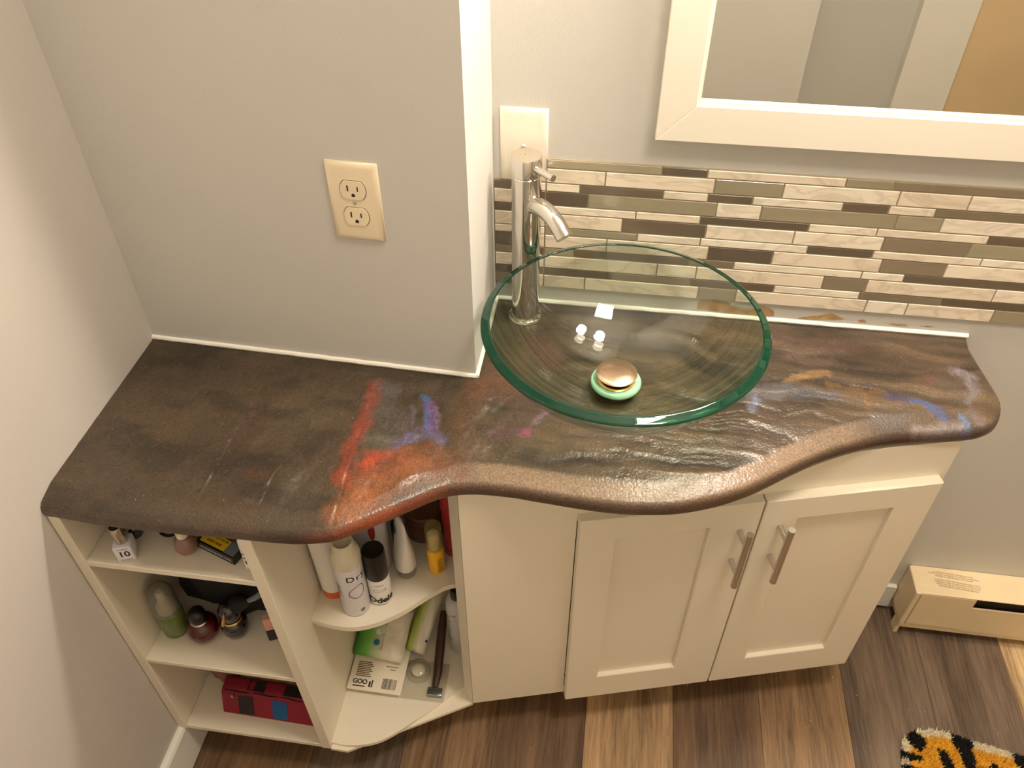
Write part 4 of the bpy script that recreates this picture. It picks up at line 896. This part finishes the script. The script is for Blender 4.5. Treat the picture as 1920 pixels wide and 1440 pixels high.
while x < .038:
    w_ = random.choice([.0004, .0008, .0012]); bars.append((x, -.030, x+w_, -.010)); x += w_+random.choice([.0005, .0009])
flatprint(plate2d(rects(bars)), Matrix.Translation((0, 0, .001)), 'barcode', 'ink_black', t)
L = rects([(-.043, .016-.0034*i, -.043+.026+.007*((i*7) % 3)/3, .0178-.0034*i) for i in range(9)]+[(.012, .013, .036, .0145), (.020, .0075, .032, .0088)])
flatprint(plate2d(L), Matrix.Translation((0, 0, .001)), 'printed_text', 'ink_brown', t)
q = text_pts('GOO', .0125, .9, .0004); bmesh.ops.translate(q, verts=q.verts, vec=(-.031, -.0215, 0)); q = merge(q, plate2d(rects([(-.044, -.031, -.020, -.0288), (-.0135, -.030, -.010, -.019), (-.0085, -.030, -.0060, -.016)])))
flatprint(q, Matrix.Translation((0, 0, .001)), 'printed_symbols', 'ink_black', t)
t = flatpack('wipes_pack', (-.1835, -.1130, zcb+.056), .0990, .1000, .030, 'pack_green', 'soft green and white pack lying on the barcode card', 'pack', rx=.42, ry=.02, rz=-.06, seed=1)
for k, (yy_, m) in enumerate([(.018, 'ink_white'), (-.002, 'ink_white'), (-.022, 'ink_blue')]):
    flatprint(plate2d([[(.0058*math.cos(2*PI*j/20)-.004, .0058*math.sin(2*PI*j/20)+yy_) for j in range(20)]]), Matrix.Translation((0, 0, .0172)), 'printed_dot', m, t)
    q = text_pts(['Max', 'Plus', 'Normal'][k], .0065); bmesh.ops.transform(q, matrix=Matrix.Translation((.007, yy_-.002, .0172)) @ Matrix.Rotation(PI/2, 4, 'Z'), verts=q.verts); build('printed_word', q, 'ink_red' if k == 2 else 'ink_grey', t)
t = flatpack('wipes_pack', (-.1090, -.0780, zcb+.060), .0420, .1250, .034, 'pack_olive', 'second soft pack, olive and white, standing beside the green one', 'pack', rx=.55, ry=.18, rz=-.12, seed=3)
flatprint(text_pts('e', .010, 1, .0004), Matrix.Translation((.018, -.035, .0175)), 'printed_mark', 'ink_black', t)
t = thing('razor_blister', -.0870, -.1750, zcb, 'clear plastic blister with a brown handled razor, right of the barcode card', 'razor pack', .02)
build('clear_tray', box(-.045, .038, -.038, .040, 0, .003, .001, 1), 'clear_plastic', t)
build('clear_dome', lathe([(.024, .003), (.022, .012), (.014, .018), (0, .020)], 32, cx=-.020, cy=.018), 'clear_plastic', t, True, 60)
o = bmesh.new(); bmesh.ops.create_icosphere(o, subdivisions=3, radius=.014)
for v in o.verts: v.co = Vector((v.co.x-.020, v.co.y+.018, v.co.z*.45+.0098))
build('white_soap_bar', o, 'cotton', t, True)
rz_ = tube([(.019, -.013, .010), (.020, .012, .020), (.018, .050, .034), (.016, .090, .052), (.015, .118, .066)], [.006, .0085, .0090, .0085, .0060], 16, flat=.7)
build('razor_handle', rz_, 'razor_brown', t, True)
hd = box(.006, .034, -.030, -.014, .0035, .012, .0015); build('razor_head', hd, 'steel_blue', t, True, 40)
t = thing('shampoo_bottle', -.0375, -.0850, zcb, 'grey white bottle with black cap at the right of the bottom curved shelf', 'bottle')
build('bottle', lathe([(0, 0), (.0205, 0), (.0225, .003), (.0228, .130), (.0225, .150), (.0190, .165), (.0125, .170), (0, .171)], 40), 'grey_bottle', t, True, 60)
build('cap', lathe([(.0120, .1705), (.0120, .193), (.0105, .196), (0, .196)], 28), 'black_plastic', t, True, 40)
L = plate2d(rects([(-.012, .045-.0155*i, -.003+.002*(i % 2), .050-.0155*i) for i in range(6)]+[(.004, .058, .012, .0605)])); wrap(L, .0228, FACE-.75, .075, 'printed_text', 'ink_grey', t)

# ------------------------------------------------------------------ tufted rug
def rug():
    out = [(.829, -.20), (.833, -.160), (.838, -.126), (.852, -.100), (.874, -.088), (.921, -.081), (.962, -.090), (1.007, -.100), (1.059, -.110), (1.12, -.135), (1.18, -.20), (1.20, -.30), (1.16, -.40), (1.06, -.45), (.95, -.44), (.87, -.38), (.835, -.29)]
    pts = [tuple(p) for p in catmull(out+[out[0]], 6)][:-1]; P = np.array(pts)
    t = empty('tiger_rug', (1.0, -.25, ZF), 'shaggy tiger-striped rug in yellow, black and cream on the floor', 'rug')
    sub('backing', prism(pts, ZF+.0001, ZF+.004), 'rug_backing', t, t.location)
    rng = np.random.RandomState(4); n = 60000
    x = rng.uniform(.82, 1.22, n); y = rng.uniform(-.46, -.07, n)
    ins = np.zeros(n, bool); j = len(P)-1
    for i in range(len(P)):
        c = ((P[i, 1] > y) != (P[j, 1] > y)) & (x < (P[j, 0]-P[i, 0])*(y-P[i, 1])/(P[j, 1]-P[i, 1]+1e-12)+P[i, 0]); ins ^= c; j = i
    x, y = x[ins], y[ins]
    d = np.full(len(x), 9.)
    for i in range(len(P)):
        a, b = P[i], P[(i+1) % len(P)]; dd = b-a; tt = np.clip(((x-a[0])*dd[0]+(y-a[1])*dd[1])/(dd@dd), 0, 1); d = np.minimum(d, np.hypot(x-a[0]-tt*dd[0], y-a[1]-tt*dd[1]))
    wx = x+(fbm(x*40, y*40, 3)-.5)*.02; wy = y+(fbm(x*40, y*40, 8)-.5)*.02
    kind = np.zeros(len(x), int); kind[d < .014] = 2
    def st(ax, ay, bx, by, w0, w1):
        dx, dy = bx-ax, by-ay; tt = ((wx-ax)*dx+(wy-ay)*dy)/(dx*dx+dy*dy); tc = np.clip(tt, 0, 1)
        return (np.hypot(wx-ax-tc*dx, wy-ay-tc*dy) < w0+(w1-w0)*tc)
    blk = st(.955, -.075, .962, -.19, .017, .012) | st(.835, -.085, .875, -.112, .004, .012) | st(.866, -.094, .876, -.112, .008, .009) | st(.83, -.135, .872, -.145, .009, .007) | st(.83, -.165, .87, -.172, .008, .005) | \
        st(.912, -.128, .918, -.165, .009, .010) | st(.905, -.125, .925, -.127, .004, .004) | st(1.005, -.135, 1.0, -.175, .005, .011) | st(.985, -.152, 1.015, -.15, .005, .005) | st(1.06, -.105, 1.07, -.19, .012, .009) | st(1.11, -.15, 1.10, -.25, .012, .008) | \
        st(.90, -.25, .99, -.28, .012, .006) | st(.86, -.33, .94, -.31, .010, .006) | st(1.02, -.34, 1.12, -.33, .012, .008) | st(.97, -.44, .99, -.37, .012, .006)
    kind[blk] = 1
    for kk, nme, m in ((0, 'yellow_pile', 'tuft_yellow'), (1, 'black_pile', 'tuft_black'), (2, 'cream_pile', 'tuft_cream')):
        X, Y = x[kind == kk], y[kind == kk]; N_ = len(X); h = rng.uniform(.010, .016, N_); lx = rng.normal(0, .0028, N_); ly = rng.normal(0, .0028, N_); a = rng.uniform(0, 6.28, N_); r = .0021
        V = np.empty((N_, 4, 3)); 
        for q in range(3): V[:, q, 0] = X+r*np.cos(a+q*2.094)-1.0; V[:, q, 1] = Y+r*np.sin(a+q*2.094)+.25; V[:, q, 2] = .003
        V[:, 3, 0] = X+lx-1.0; V[:, 3, 1] = Y+ly+.25; V[:, 3, 2] = h
        b0 = np.arange(N_)*4; Fq = np.concatenate([np.c_[b0, b0+1, b0+3], np.c_[b0+1, b0+2, b0+3], np.c_[b0+2, b0, b0+3]])
        me = bpy.data.meshes.new(nme); me.from_pydata(V.reshape(-1, 3).tolist(), [], Fq.tolist()); me.materials.append(MATS[m])
        o = bpy.data.objects.new(nme, me); COL.objects.link(o); o.parent = t; o['kind'] = 'stuff'
rug()
